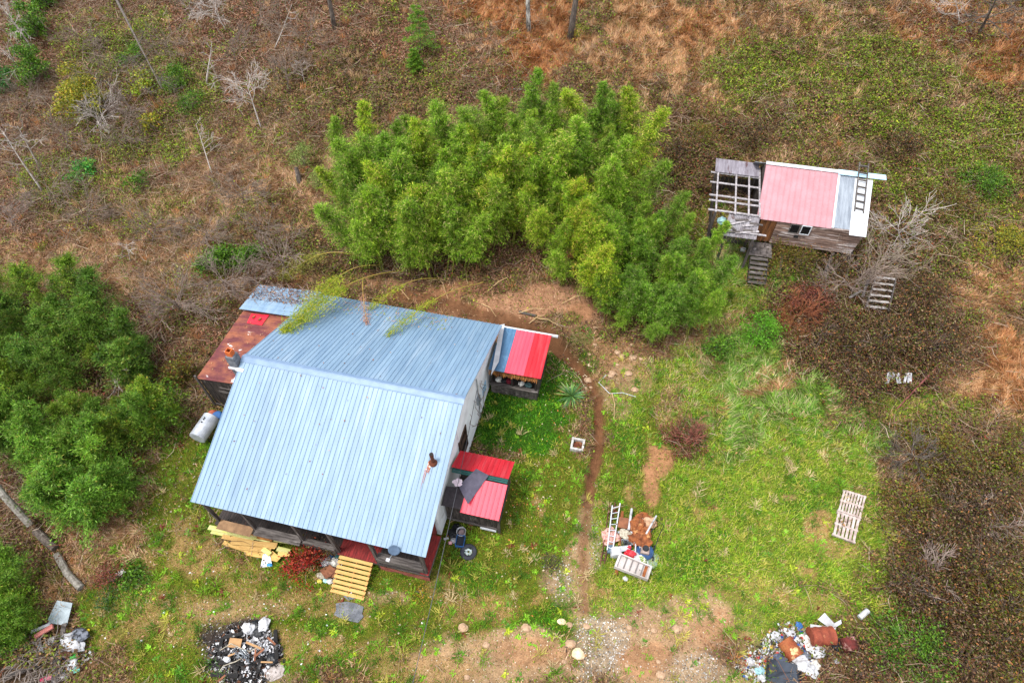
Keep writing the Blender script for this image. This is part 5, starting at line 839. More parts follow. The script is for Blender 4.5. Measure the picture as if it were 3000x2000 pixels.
bare_tree(2248, 80, 2292, -10, 3.6, .13, 'grey dead tree with hanging branches in the top right', 1.9, 3, 18, .25, m=BARK); bare_tree(2205, 55, 2190, -20, 2.4, .06, 'grey dead sapling left of the dead tree', 1.5, 3, 12, .3); bare_tree(300, 600, 290, 560, 1.2, .03, 'thin bare sapling in the left dry grass', .8, 2, 7, .2); bare_tree(260, 910, 275, 850, 2.4, .05, 'white bare sapling rising out of the left thicket', .9, 2, 7, .4); bare_tree(1585, 1030, 1580, 1000, .7, .03, 'bare red twigs inside the brown lawn bush', 1.2, 3, 20, .05, name='bare_bush', cat='bush', m=mat('red_twig', c(150, 90, 74, .7), c(110, 62, 52, .6)))
bare_tree(1830, 735, 1828, 722, .6, .03, 'tangle of orange twigs left of the dark brambles', 1.3, 3, 20, .02, name='bare_bush', cat='bush', m=mat('orange_twig', c(160, 96, 60, .65), c(124, 70, 44, .6)))
BK2 = mat('mottled_bark', c(150, 145, 138, .7), c(84, 78, 72, .6), c(190, 186, 176, .75), scale=4, stretch=(2, 2, .8), bump=.6, fine=.3, thr3=(.5, .58))
bare_tree(768, 66, .3, .3, 9, .2, 'dark curved tree trunk at the top edge left of the evergreen', 2.2, 3, 10, .6, m=BARK, top=False); bare_tree(1216, 72, -.3, .4, 10, .2, 'mottled pale tree trunk at the top edge above the grove', 2.4, 3, 10, .6, m=BK2, top=False); bare_tree(1312, 92, .5, .3, 11, .26, 'thick dark tree trunk at the top edge beside the pale one', 2.4, 3, 12, .55, m=BARK, top=False)
bush('yellow_bush', 1325, 88, .9, .45, YEL, 330, 'small yellow bush at the foot of the thick dark trunk', leaf=(.13, .08))
# stump and logs
one('tree_stump', MB().tube([G(688, 418, -.1), G(688, 412, .35), G(687, 405, .75)], [.2, .17, .12], 9), BARK, 'broken grey stump left of the bamboo grove', 'stump')
LGB = mat('log_bark', c(160, 154, 144, .68), c(116, 108, 98, .6), c(88, 96, 60, .55), scale=4, stretch=(2, 2, 2), bump=.5, fine=.25, thr3=(.56, .66)); lg = empty('fallen_log', tuple(G(110, 1230)), 'long pale fallen log broken in pieces beside the left thicket', 'log')
pp = [(-10, 1040), (25, 1100), (58, 1170), (85, 1215)]; MB().tube([G(*q, .5+1.2*(3-i)) for i, q in enumerate(pp)], [.1, .13, .16, .17], 10).build('log_piece', LGB, lg)
MB().tube([G(88, 1222, .2), G(112, 1245, .2), G(132, 1262, .18)], [.19, .2, .17], 10).build('log_piece', BARK, lg); MB().tube([G(135, 1275, .15), G(158, 1318, .14), G(190, 1352, .13)], [.16, .16, .17], 10).build('log_piece', LGB, lg)
for a, b_, r_, lb in (((1500, 262), (1512, 266), .05, 0), ((1180, 207), (1240, 209), .06, 'pale fallen branch above the bamboo grove'), ((1060, 175), (1100, 180), .04, 'thin fallen branch above the left of the grove'), ((900, 265), (930, 266), .03, 0), ((2260, 25), (2262, 50), .05, 0), ((1905, 795), (1990, 800), .05, 0)):
    if lb: one('fallen_branch', MB().tube([G(*a, .08), G((a[0]+b_[0])/2, (a[1]+b_[1])/2+2, .1), G(*b_, .06)], [r_, r_*.9, r_*.5], 6), BK2, lb, 'branch')
one('red_pole', MB().tube([G(2058, 941, .1), G(2100, 897, .5), G(2150, 848, .75)], [.035, .05, .05], 7), mat('reddish_bark', c(150, 90, 84, .7), c(120, 66, 60, .65)), 'long reddish pole lying across the dark brambles', 'pole')
# leaning bamboo canes over the roof and dry canes on the bank
CANE = mat('yellow_cane', c(190, 165, 80, .8), c(160, 140, 60, .75), fine=.1); DRYC = mat('dry_cane', c(200, 170, 124, .8), c(170, 138, 96, .75), fine=.1)
def lean_cane(b, e, zf, sag, pal, label, n, wd):
    A_ = Vector(G(*b)); p = HP(*e, zf); B_ = Vector((p[0], p[1], zf(p[0], p[1])+.12)); pts = []
    for i in range(15):
        t = i/14; q = A_.lerp(B_, t); q.z += sag*math.sin(t*math.pi)*(1-t*.3); q.z = max(q.z, (zf(q.x, q.y) if (q.y < 7 and q.x > -.2) else float(terr(q.x, q.y)))+.08); pts.append(q)
    o = empty('leaning_bamboo', tuple(A_), label, 'bamboo'); MB().tube(pts, [.03*(1-.7*i/14) for i in range(15)], 5).build('stem', CANE, o); rs = np.random.RandomState(int(b[0]))
    a = np.array(pts); u = .52+.48*rs.rand(n)**.9; k = u*14; i0 = np.clip(k.astype(int), 0, 13); P = a[i0]+(a[np.clip(i0+1, 0, 14)]-a[i0])*(k-i0)[:, None]; sc_ = np.sin(np.clip((u-.48)/.55, 0, 1)*math.pi)[:, None]**.6
    P = P+rs.normal(size=(n, 3))*np.array([wd, wd*.8, .1])*sc_; dr = unit((a[14]-a[7])[None])
    P[:, 2] = np.maximum(P[:, 2], np.array([zf(q[0], q[1]) if (q[1] < 7 and 0 < q[0] < 11.2) else -9 for q in P])+.05)
    D = unit(dr+rs.normal(size=(n, 3))*.5); npmesh('foliage', rhombs(P, D, .17*rs.uniform(.6, 1.2, n), .03*rs.uniform(.7, 1.3, n), rs, 2), 4, pick(pal, n, rs), LEAF, o, loc=tuple(A_))
YG = [(4, c(150, 160, 40, .8)), (3, c(120, 145, 36, .8)), (2, c(190, 180, 60, .8))]; PKD = [(3, c(200, 150, 120, .8)), (2, c(170, 110, 84, .8))]
lean_cane((930, 622), (655, 762), fr, 1.2, YG, 'yellow green bamboo leaning over the left end of the blue roof', 3000, .42); lean_cane((880, 610), (690, 740), fr, 1.5, YG, 'second bamboo leaning on the roof beside the lean-to', 1700, .4); lean_cane((1110, 650), (892, 772), fr, .9, YG, 'bamboo tip drooping on the middle of the back roof', 800, .22); lean_cane((1010, 640), (850, 712), fr, .9, YG, 'short bamboo tip at the back edge of the roof', 500, .25)
lean_cane((835, 640), (843, 745), fr, .7, PKD, 'dry pinkish cane lying on the back roof', 330, .14)
lean_cane((860, 600), (650, 640), lambda x, y: float(terr(x, y)), 1.6, [(3, c(160, 150, 80, .8)), (2, c(120, 130, 60, .8))], 'bent pale bamboo behind the lean-to', 1500, .5)
for i, (a, b_, lb) in enumerate((((1190, 722), (1250, 712), 'dry cane lying at the foot of the bank, left one'), ((1215, 745), (1250, 726), 'short dry cane crossing the bank path'), ((1165, 640), (1120, 672), 'bent yellow cane on the upper bank'), ((980, 648), (1040, 652), 'dry cane above the back roof edge'), ((1225, 732), (1290, 755), 'dry cane pointing at the side shed'), ((1105, 700), (1140, 730), 'dry cane leaning to the back roof'), ((1290, 700), (1345, 680), 'dry cane near the yellow bamboo'), ((1000, 630), (1030, 690), 'dark dry cane behind the roof'), ((940, 690), (900, 660), 'dry cane behind the middle of the roof'), ((1060, 610), (1075, 655), 'upright dry cane below the grove'), ((1405, 905), (1410, 965), 'thin white stick beside the ditch'))):
    one('dry_cane', MB().tube([G(*a, .1), G((a[0]+b_[0])/2+3, (a[1]+b_[1])/2-3, .25), G(*b_, .1)], [.028, .026, .016], 5), DRYC, lb, 'cane')
one('weathered_board', MB().beam(G(1192, 718, .1), G(1232, 728, .1), .16, .04), OLDW, 'weathered grey board lying on the dirt bank', 'board')
one('hose', MB().tube([G(1392, 862, .06), G(1375, 880, .08), G(1400, 905, .06), G(1430, 903, .06), G(1460, 912, .05)], .025, 6), WHITEP, 'white hose curving across the ditch', 'hose')
# yucca
p = G(1313, 912); mb = MB(); rd = random.Random(6); yo = empty('yucca', tuple(p), 'spiky green yucca with radiating narrow leaves on the lawn', 'plant')
for part, pal, n_ in (('leaves', [(c(110, 150, 104, .95)), c(140, 176, 120, .95), c(84, 126, 84, .9)], 95), ('dry_leaves', [c(190, 165, 110, .8), c(150, 150, 80, .8)], 26)):
    mb = MB()
    for k in range(n_):
        az = rd.uniform(0, 6.28); el = rd.uniform(.05, 1.35) if part == 'leaves' else rd.uniform(-.05, .15); L_ = rd.uniform(.8, 1.25)*(1 if el < 1 else .8); d = Vector((math.cos(az)*math.cos(el), math.sin(az)*math.cos(el), math.sin(el))); sd = Vector((-math.sin(az), math.cos(az), 0))*.028; b0 = Vector(p)+Vector((0, 0, .12))
        m1 = b0+d*L_*.5; t1 = b0+d*L_+Vector((0, 0, -.12*math.cos(el))); cc = rd.choice(pal); mb.add([b0-sd*.7, b0+sd*.7, m1+sd, m1-sd, t1, m1+Vector((0, 0, -.02))], [(0, 1, 2, 3), (3, 2, 4), (0, 3, 5), (1, 5, 2), (3, 4, 5), (2, 5, 4)], cc)
    mb.build(part, LEAF, yo)

rd = random.Random(91); ULB = mat('brown_grey_twig', c(142, 124, 110, .7), c(108, 92, 80, .62), scale=4)
names_ = ('middle one', ) if 0 else ('leftmost', 'second from the left', 'third from the left', 'fourth from the left', 'fifth from the left', 'sixth from the left', 'seventh from the left', 'eighth from the left', 'ninth from the left', 'tenth from the left')
for i, (px, py, cr, t) in enumerate(((20, 330, 1.9, 1), (60, 250, 1.6, 0), (110, 470, 1.9, 1), (150, 350, 1.6, 1), (250, 200, 1.9, 0), (380, 130, 1.8, 0), (440, 50, 2.0, 1), (540, 140, 1.8, 0), (590, 60, 1.8, 1), (700, 110, 1.6, 0))):
    bare_tree(px, py, px+rd.uniform(-14, 14), py-rd.uniform(30, 60), 1.8, .045, names_[i]+' of the loose brown grey brush clumps in the upper left woods', cr, 3, 15, .08, name='bare_bush', cat='bush', m=ULB)
for px, py, cr, lb in ((280, 330, 1.8, 'pale brush below the olive bushes'), (190, 130, 1.7, 'bare brush right of the green leafy columns'), (660, 200, 1.5, 'bare brush above the left tip of the grove'), (350, 560, 1.8, 'low bare brush in the dry grass above the left thicket'), (200, 520, 1.9, 'wide bare brush above the left end of the thicket'), (560, 470, 1.7, 'bare brush in the dry grass left of the grove'), (620, 560, 1.7, 'bare brush left of the foot of the grove'), (470, 560, 1.5, 'bare brush left of the dark green shrub above the lean-to')):
    bare_tree(px, py, px+rd.uniform(-14, 14), py-rd.uniform(30, 50), 1.5, .04, lb, cr, 3, 17, .06, name='bare_bush', cat='bush', m=ULB)
for i, (px, py, r, h, pal, lb) in enumerate(((1830, 612, 1.1, 1.3, OLV, 'olive brush hiding the middle of the cabin front'), (1900, 622, 1.0, 1.1, BRN, 'brown brush at the right of the cabin front'), (1760, 622, .7, .9, OLV, 'thin olive brush beside the cabin steps'), (2270, 1480, 1.9, 1.6, BRN, 'dark bramble mound above the bottom right corner'), (2080, 1340, 1.5, 1.4, BRN, 'dark bramble mound at the edge of the lower lawn'), (2180, 1180, 1.7, 1.5, BRN, 'dark bramble mound right of the pallets'), (2080, 1180, 1.2, 1.1, OLV, 'olive bramble mound close beside the pallets'), (2320, 1040, 1.7, 1.4, OLV, 'olive bramble mound at the right edge below the straw grass'), (2070, 730, 1.7, 1.6, BRN, 'dark bramble mound directly below the broken steps'), (1960, 1545, 1.4, 1.0, BRN, 'brown bramble mound at the bottom edge beside the drums'))):
    bush('bramble_mound' if 'mound' in lb else 'brush', px, py, h, r, pal, int(1500*r*r**.6), lb, leaf=(.13, .06), cat='bramble' if 'mound' in lb else 'bush')
# ---------------------------------------------------------------- loose things in the yard
RA = lambda x, y: (1332.8+x*.15, 1129+y*.15); RB = lambda x, y: (1662+x*.3, 1097.6+y*.3); RC = lambda x, y: (x*.3, 1332.8+y*.3); RD = lambda x, y: (439+x*.2, 1379.8+y*.2); RE = r4
RF = lambda x, y: ((540+x*.3698)*.784, (1180+y*.3698)*.784)
def bm(a, b_, z0, z1, w, h): return MB().beam(G(*a, z0), G(*b_, z1), w, h)
def quad(cs, z, t): return MB().slab([G(*q, z if not isinstance(z, (list, tuple)) else z[i]) for i, q in enumerate(cs)], t)
def lump(px, dz, r, seed=0, rough=.3, sub=2): p = G(*px); return MB().blob((p[0], p[1], p[2]+dz), r, seed, rough, sub)
def ladder(name, label, a0, a1, b0, b1, z0, z1, n, m, w=.05, cat='ladder', rw=.03):
    o = empty(name, tuple(G(*a0)), label, cat); A0, A1, B0, B1 = (np.array(G(*a0, z0)), np.array(G(*a1, z1)), np.array(G(*b0, z0)), np.array(G(*b1, z1)))
    MB().beam(A0, A1, w, .08).build('rail', m, o); MB().beam(B0, B1, w, .08).build('rail', m, o)
    for i in range(n): t = (i+.5)/n; MB().beam(A0*(1-t)+A1*t, B0*(1-t)+B1*t, rw, rw).build('rung', m, o)
    return o
ALU = mat('aluminium', c(215, 218, 224, .85), c(190, 194, 200, .8), rough=.4, metal=.3, fine=.05); PINKR = mat('faded_red_metal', c(120, 66, 60, .7), c(92, 50, 46, .6), scale=4, fine=.2)
SILV = mat('white_plastic', c(216, 216, 218, .66), c(190, 190, 194, .56), c(140, 130, 118, .5), thr3=(.62, .72), rough=.5, fine=.04); BROWNB = mat('brown_board', c(150, 96, 66, .7), c(120, 74, 52, .65), scale=3, fine=.15); SANDM = mat('sand_cloth', c(190, 180, 160, .8), c(150, 140, 122, .7), scale=9, fine=.2)
ORR = mat('orange_rust', c(160, 92, 46, .7), c(112, 60, 32, .6), c(200, 146, 92, .75), scale=4, fine=.2)
# scrap heap by the ditch
ladder('rusty_rack', 'long rusty metal rail frame at the left of the scrap heap', RA(450, 180), RA(305, 1110), RA(530, 185), RA(365, 1115), .12, .12, 9, PINKR, .04, 'metal frame')
ladder('aluminium_ladder', 'pale aluminium ladder standing on its edge in the scrap heap', RA(480, 250), RA(400, 930), RA(598, 215), RA(478, 965), .3, .35, 8, ALU, .05)
one('rusty_beam', bm(RA(642, 310), RA(595, 850), .1, .12, .14, .06), ORR, 'orange rusty metal beam under the brown panel', 'beam'); one('rusty_beam', bm(RA(555, 1180), RA(552, 1275), .06, .06, .14, .05), ORR, 'rusty beam end poking out below the white shell', 'beam')
one('brown_board', quad([RA(582, 435), RA(850, 465), RA(810, 625), RA(560, 585)], [.4, .4, .36, .36], .03), BROWNB, 'brown wooden panel lying across the scrap heap', 'board')
one('white_post', MB().tube([G(*RA(770, 315), .45), G(*RA(722, 640), .5)], .06, 8), SILV, 'thick white tube over the brown panel', 'tube')
one('twisted_sheet', (lambda m: m)(lump(RA(850, 580), .45, (.3, .55, .22), 3, .5)).blob(tuple(np.array(G(*RA(900, 780)))+(0, 0, .45)), (.5, .35, .2), 4, .5).blob(tuple(np.array(G(*RA(960, 660)))+(0, 0, .4)), (.3, .45, .18), 9, .5), ORR, 'crumpled orange rusty sheet metal in the scrap heap', 'sheet metal')
one('rusty_chair', lump(RA(1010, 500), .35, (.5, .3, .16), 5, .4), mat('pale_foam', c(200, 170, 140, .75), c(170, 120, 84, .7), scale=5), 'pale torn cushion with rust at the top of the scrap heap', 'cushion'); one('rust_lump', lump(RA(960, 420), .3, (.28, .2, .2), 6, .4), ORR, 'small rusty can lump at the top of the heap', 'scrap metal')
one('white_tube', MB().tube([G(*RA(1135, 440), .6), G(*RA(960, 745), .5)], .045, 7), SILV, 'slanting white tube at the right of the scrap heap', 'tube'); one('short_tube', MB().tube([G(*RA(940, 365), .35), G(*RA(985, 400), .35)], .06, 7), SILV, 'short white tube at the top end of the heap', 'tube'); one('short_tube', MB().tube([G(*RA(875, 425), .4), G(*RA(945, 480), .4)], .05, 7), SILV, 'short grey white tube left of the pale cushion', 'tube')
one('grey_bar', bm(RA(565, 650), RA(710, 650), .25, .3, .1, .05), GALV, 'grey bar below the brown panel', 'bar'); one('grey_bar', bm(RA(760, 630), RA(800, 740), .4, .4, .1, .04), ALU, 'short aluminium bar beside the sand coloured cloth', 'bar')
one('sand_cloth', lump(RA(690, 690), .35, (.3, .25, .14), 7, .3), SANDM, 'sand coloured woven mat crumpled in the heap', 'mat')
one('wire_crate', (lambda m: [m.beam(G(*RA(620+i*30, 780), .4), G(*RA(640+i*28, 870), .1), .02, .02) for i in range(6)] and m)(MB()).beam(G(*RA(615, 775), .4), G(*RA(790, 790), .4), .03, .03).beam(G(*RA(630, 870), .12), G(*RA(790, 880), .12), .03, .03), GALV, 'bent grey wire crate in the middle of the heap', 'crate')
one('black_bag', lump(RA(745, 770), .25, (.28, .25, .16), 8, .35), BLACKP, 'black plastic bag in the middle of the scrap heap', 'bag')
one('grey_sheet', quad([RA(500, 880), RA(760, 860), RA(740, 935), RA(560, 960)], [.3, .42, .36, .3], .02), GALV, 'wavy grey metal sheet over the left of the heap', 'metal sheet'); one('white_tub', MB().tube([G(*RA(535, 890), .2), G(*RA(550, 1020), .2)], [.26, .3], 14), SILV, 'big white rounded tub beside the aluminium ladder', 'tub')
one('blue_grey_box', quad([RA(420, 840), RA(500, 840), RA(480, 960), RA(405, 950)], .25, .2), mat('slate_box', c(100, 120, 140, .7)), 'slate blue box under the ladder foot', 'box')
one('pink_bag', lump(RA(450, 700), .14, (.4, .5, .12), 10, .35), mat('pinkish_bag', c(215, 175, 165, .8), c(170, 110, 100, .75), scale=8), 'pinkish torn bag lying under the rusty rack and ladder', 'bag')
one('red_canister', lump(RA(745, 985), .3, (.28, .2, .2), 11, .25), REDP, 'shiny red canister above the white shell', 'canister'); one('red_scrap', lump(RA(735, 890), .35, (.1, .1, .1), 12, .3), REDP, 'small red cap above the red canister', 'cap')
one('white_leg_frame', MB().tube([G(*RA(830, 790), .5), G(*RA(825, 1030), .3)], .035, 6).tube([G(*RA(830, 790), .5), G(*RA(905, 890), .3)], .035, 6).tube([G(*RA(830, 790), .5), G(*RA(785, 850), .3)], .03, 6), SILV, 'white tripod tubes in the middle of the heap', 'tripod')
one('white_basin', MB().tube([G(*RA(780, 1045), .18), G(*RA(780, 1045), .26)], [.3, .4], 18), SILV, 'white oval basin behind the white shell', 'basin')
mw = empty('lawn_mower', tuple(G(*RA(980, 930))), 'blue push mower with black folded handle at the right of the scrap heap', 'lawn mower'); p = Vector(mw['_o'])
q = MB(); q.tube([(p.x, p.y, p.z+.14), (p.x, p.y, p.z+.2), (p.x, p.y, p.z+.27)], [.42, .42, .3], 20); q.build('deck', mat('mower_blue', c(50, 84, 130, .8), c(36, 60, 98, .75), rough=.45), mw); MB().box(p.x-.22, p.x+.18, p.y-.2, p.y+.2, p.z+.27, p.z+.44).build('engine', mat('engine_grey', c(170, 150, 140, .7), c(120, 104, 96, .6)), mw); MB().tube([(p.x, p.y+.05, p.z+.44), (p.x, p.y+.05, p.z+.52)], [.16, .13], 16).build('starter_cap', BLACKP, mw)
for dx, dy in ((-.42, -.25), (.42, -.25), (-.42, .3), (.42, .3)): MB().tube([(p.x+dx-.03, p.y+dy, p.z+.12), (p.x+dx+.03, p.y+dy, p.z+.12)], .12, 14).build('wheel', BLACKP, mw)
MB().tube([(p.x+.4, p.y+.1, p.z+.25), G(*RA(1185, 720), .55), G(*RA(1240, 610), .75), G(*RA(1130, 520), .8), G(*RA(1080, 640), .6), (p.x-.1, p.y+.4, p.z+.25)], .02, 6).build('handle', BLACKP, mw)
fs_ = empty('white_shell', tuple(G(*RA(800, 1180))), 'open white refrigerator shell with rust stains lying on its back', 'appliance')
c4 = [RA(585, 985), RA(1080, 1190), RA(1015, 1390), RA(505, 1190)]; P4 = [np.array(G(*q)) for q in c4]; zb = max(p[2] for p in P4)+.16; cen = sum(P4)/4; FR = mat('fridge_liner', c(222, 212, 208, .6), c(190, 178, 170, .52), c(160, 90, 50, .7), scale=1.3, thr3=(.6, .63), rough=.5, fine=.05)
ins = [cen+(p-cen)*.88 for p in P4]; zz = lambda p, z: (p[0], p[1], zb+z)
MB().hexa([zz(p, .02) for p in P4][::-1]+[zz(p, .12) for p in P4][::-1]).build('liner', FR, fs_)
for i in range(4):
    j = (i+1) % 4; MB().hexa([zz(P4[i], .121), zz(P4[j], .121), zz(ins[j], .121), zz(ins[i], .121), zz(P4[i], .3), zz(P4[j], .3), zz(ins[j], .29), zz(ins[i], .29)]).build('side', FR, fs_)
for t in (.22, .42, .62, .8): a_ = ins[0]*(1-t)+ins[1]*t; b__ = ins[3]*(1-t)+ins[2]*t; MB().beam(zz(a_, .15), zz(b__, .15), .05, .06).build('shelf_ridge', mat('ridge_grey', c(150, 142, 138, .5)), fs_)
a_ = ins[0]*.1+ins[1]*.9; b__ = ins[3]*.1+ins[2]*.9; MB().beam(zz(a_, .14), zz(b__, .14), .14, .03).build('rust_strip', ORR, fs_)
one('plastic_wrap', lump(RA(1100, 1050), .04, (.3, .4, .04), 14, .3), mat('clear_wrap', c(150, 170, 150, .7), rough=.2), 'thin clear plastic wrap on the grass right of the mower', 'plastic'); one('thin_rod', MB().tube([G(*RA(1010, 1080), .2), G(*RA(1105, 1265), .03)], .015, 5), ALU, 'thin rod poking out to the lower right of the heap', 'rod'); one('flower_tin', lump(RA(940, 1060), .15, (.2, .28, .12), 15, .3), mat('patterned_tin', c(220, 220, 200, .8), c(120, 140, 80, .7), scale=14, thr=(.45, .5)), 'patterned pale bag beside the right of the white shell', 'bag')
one('white_scrap', lump(RA(690, 1335), .05, (.14, .1, .05), 16), SILV, 'small white scrap on the grass below the white shell', 'scrap')
# pallets at the right
for cs, nb, lb, gp in (([RB(905, 98), RB(1082, 152), RB(1038, 322), RB(860, 262)], 8, 'upper of the two whitewashed pallets with narrow slats', 1), ([RB(858, 264), RB(1037, 324), RB(995, 512), RB(820, 445)], 6, 'lower of the two whitewashed pallets with wider slats', 2)):
    P = [np.array(G(*q, .22)) for q in cs]; o = empty('pallet', tuple(sum(P)/4-np.array([0, 0, .22])), lb, 'pallet', 'pallets lying on the lawn'); PW = mat('whitewashed_wood', c(214, 198, 190, .66), c(176, 154, 144, .58), c(112, 94, 84, .5), scale=4, thr3=(.62, .68), fine=.12)
    for k in range(nb):
        
        a, b_ = (k+.16)/nb, (k+.8)/nb; e = 0
        q = [P[0]*(1-a-e)+P[1]*(a+e), P[0]*(1-b_+e*.6)+P[1]*(b_-e*.6), P[3]*(1-b_+e*.6)+P[2]*(b_-e*.6), P[3]*(1-a-e)+P[2]*(a+e)]; MB().slab(q, .02).build('slat', PW, o)
    for t in (.04, .5, .96): MB().beam(P[0]*(1-t)+P[3]*t-(0, 0, .07), P[1]*(1-t)+P[2]*t-(0, 0, .07), .09, .12).build('bearer', PW, o)
# rubbish heap at the lower right
DR = mat('rusty_drum', c(150, 74, 50, .75), c(120, 54, 38, .7), c(190, 130, 90, .75), scale=3, fine=.2)
def drum(a, b_, r, z, label, m=DR, dent=0): 
    A_, B_ = Vector(G(*a, z)), Vector(G(*b_, z)); o = MB(); n = 9; pts = [A_.lerp(B_, i/n) for i in range(n+1)]; o.tube(pts, [r*(1.04 if i in (3, 6, 0, 9) else .97) for i in range(n+1)], 20); return one('rusty_drum', o, m, label, 'drum', smooth=False)
drum(RB(640, 1228), RB(815, 1218), .38, .34, 'rusty brown drum lying in the middle of the lower right rubbish heap'); drum(RB(445, 1255), RB(540, 1385), .36, .32, 'rusty drum with pale streaks left of the brown drum', mat('streaked_drum', c(140, 66, 38, .7), c(160, 96, 54, .7), c(205, 180, 130, .75), thr3=(.6, .64), scale=2.5, fine=.2)); drum(RB(925, 1240), RB(965, 1340), .34, .3, 'dark red crushed drum at the right of the rubbish heap', mat('dark_drum', c(110, 40, 36, .7), c(80, 40, 32, .6), c(170, 130, 120, .7), scale=4, fine=.25))
o = empty('grey_hood', tuple(G(*RB(450, 1490))), 'dark grey pointed plastic shell at the bottom of the rubbish heap', 'shell'); q = [np.array(G(*RB(*v_), .1)) for v_ in ((330, 1385), (580, 1440), (585, 1640), (318, 1545))]; top = [np.array(G(*RB(*v_), .55)) for v_ in ((370, 1410), (500, 1440), (520, 1500), (400, 1500))]
MB().hexa([tuple(v_) for v_ in q][::-1]+[tuple(v_) for v_ in top][::-1]).build('shell', mat('slate_plastic', c(62, 68, 78, .8), c(48, 53, 62, .75), rough=.35, fine=.03), o); MB().beam(q[0]+(0, 0, .05), q[3]+(0, 0, .05), .05, .1).build('edge', BLACKP, o); MB().beam(q[1]+(0, 0, .05), q[2]+(0, 0, .05), .05, .1).build('edge', BLACKP, o)
one('white_strip', quad([RB(645, 1130), RB(830, 1165), RB(825, 1185), RB(650, 1155)], [.3, .45, .4, .25], .02), SILV, 'flat white strip at the top of the rubbish heap', 'panel'); one('bent_panel', quad([RB(730, 1065), RB(850, 1150), RB(790, 1160), RB(690, 1105)], [.7, .3, .3, .5], .02), SILV, 'bent white panel above the flat white strip', 'panel'); one('bent_panel', quad([RB(800, 1140), RB(865, 1105), RB(870, 1135), RB(830, 1160)], [.3, .5, .5, .3], .02), SILV, 'small curled white panel at the right of the bent one', 'panel')
for i, (x_, y_, r_, m_, lb) in enumerate(((572, 1130, .16, BLUEP, 'small bright blue bag at the top of the rubbish heap'), (710, 1330, .32, SILV, 'white bag with faint print below the brown drum'), (585, 1420, .36, SILV, 'largest white bag beside the dark grey shell'), (500, 1190, .24, SILV, 'white bag left of the top of the heap'), (400, 1210, .22, SILV, 'white bag at the upper left end of the heap'), (610, 1240, .26, DIRTYW, 'dirty white bag between the two drums'), (430, 1400, .3, mat('slate_bag', c(84, 92, 112, .75)), 'slate grey bag above the grey shell'), (640, 1290, .24, DIRTYW, 'dirty bag under the brown drum'), (660, 1480, .28, SILV, 'white bag to the right of the grey shell'), (690, 1430, .2, DIRTYW, 'grey white bag right of the largest white bag'), (620, 1360, .2, mat('grey_bag', c(120, 124, 134, .7)), 'grey bag between the drums and the white bag'), (850, 1275, .3, BLACKP, 'black bag between the brown and dark red drums'), (290, 1530, .18, SILV, 'white bag at the lower left of the heap'), (270, 1480, .2, mat('pale_teal', c(150, 190, 200, .8)), 'pale teal bag left of the grey shell'), (590, 1195, .14, mat('green_bag', c(60, 140, 60, .7)), 'green bag above the dirty white bag'), (200, 1410, .18, SILV, 'white bag at the left end of the heap'), (855, 1400, .14, SILV, 'lone white scrap right of the heap in the brambles'))):
    one('rubbish_bag', lump(RB(x_, y_), r_*.5, (r_, r_*.85, r_*.55), i+40, .35), m_, lb, 'bag')
one('white_cylinder', MB().tube([G(*RB(1030, 1075), .15), G(*RB(1090, 1022), .2)], .12, 12), SILV, 'white cylinder lying at the edge of the brambles', 'tube')
def debris(name, label, cx, cy, rx, ry, n, pal, smin=.02, smax=.09, hz=.12, seed=0):
    rs = np.random.RandomState(seed); V = []; an = rs.uniform(0, 6.28, n); rd_ = rs.rand(n)**.6
    C0 = np.array(G(cx, cy)); A_ = (np.array(G(cx+rx, cy))-np.array(G(cx-rx, cy)))/2; B_ = (np.array(G(cx, cy+ry))-np.array(G(cx, cy-ry)))/2
    P = C0+A_*(np.cos(an)*rd_)[:, None]+B_*(np.sin(an)*rd_)[:, None]; P[:, 2] = terr(P[:, 0], P[:, 1])+.02+hz*rs.rand(n)*(1-rd_)
    D = unit(rs.normal(size=(n, 3))*np.array([1, 1, .5])); s = rs.uniform(smin, smax, n)*2; tag(npmesh(name, rhombs(P, D, s*1.3, s, rs, 3.), 4, pick(pal, n, rs, .15), mat('scrap_bits', None, att=True, fine=0, rough=.6)), label, kind='stuff')
BITS = [(4, c(215, 216, 218, .7)), (3, c(170, 164, 156, .65)), (1, c(60, 90, 150, .7)), (1, c(200, 170, 60, .7)), (.6, c(190, 50, 50, .7)), (2, c(60, 54, 50, .6)), (1, c(150, 110, 80, .7))]
debris('rubbish', 'small white and coloured rubbish scattered around the drums', RB(520, 1300)[0], RB(520, 1300)[1], 72, 58, 900, BITS, .025, .08, .4, 1); debris('rubbish', 'pale scraps strewn left of the grey shell', RB(250, 1420)[0], RB(250, 1420)[1], 50, 40, 420, BITS, .03, .08, .05, 2)
0 and debris('rubbish', 'tiny scraps trampled in the scrap heap', RA(740, 700)[0], RA(740, 700)[1], 40, 28, 110, [(4, c(200, 200, 196, .8)), (3, c(70, 64, 60, .6)), (2, c(140, 80, 50, .7))], .03, .08, .1, 3)
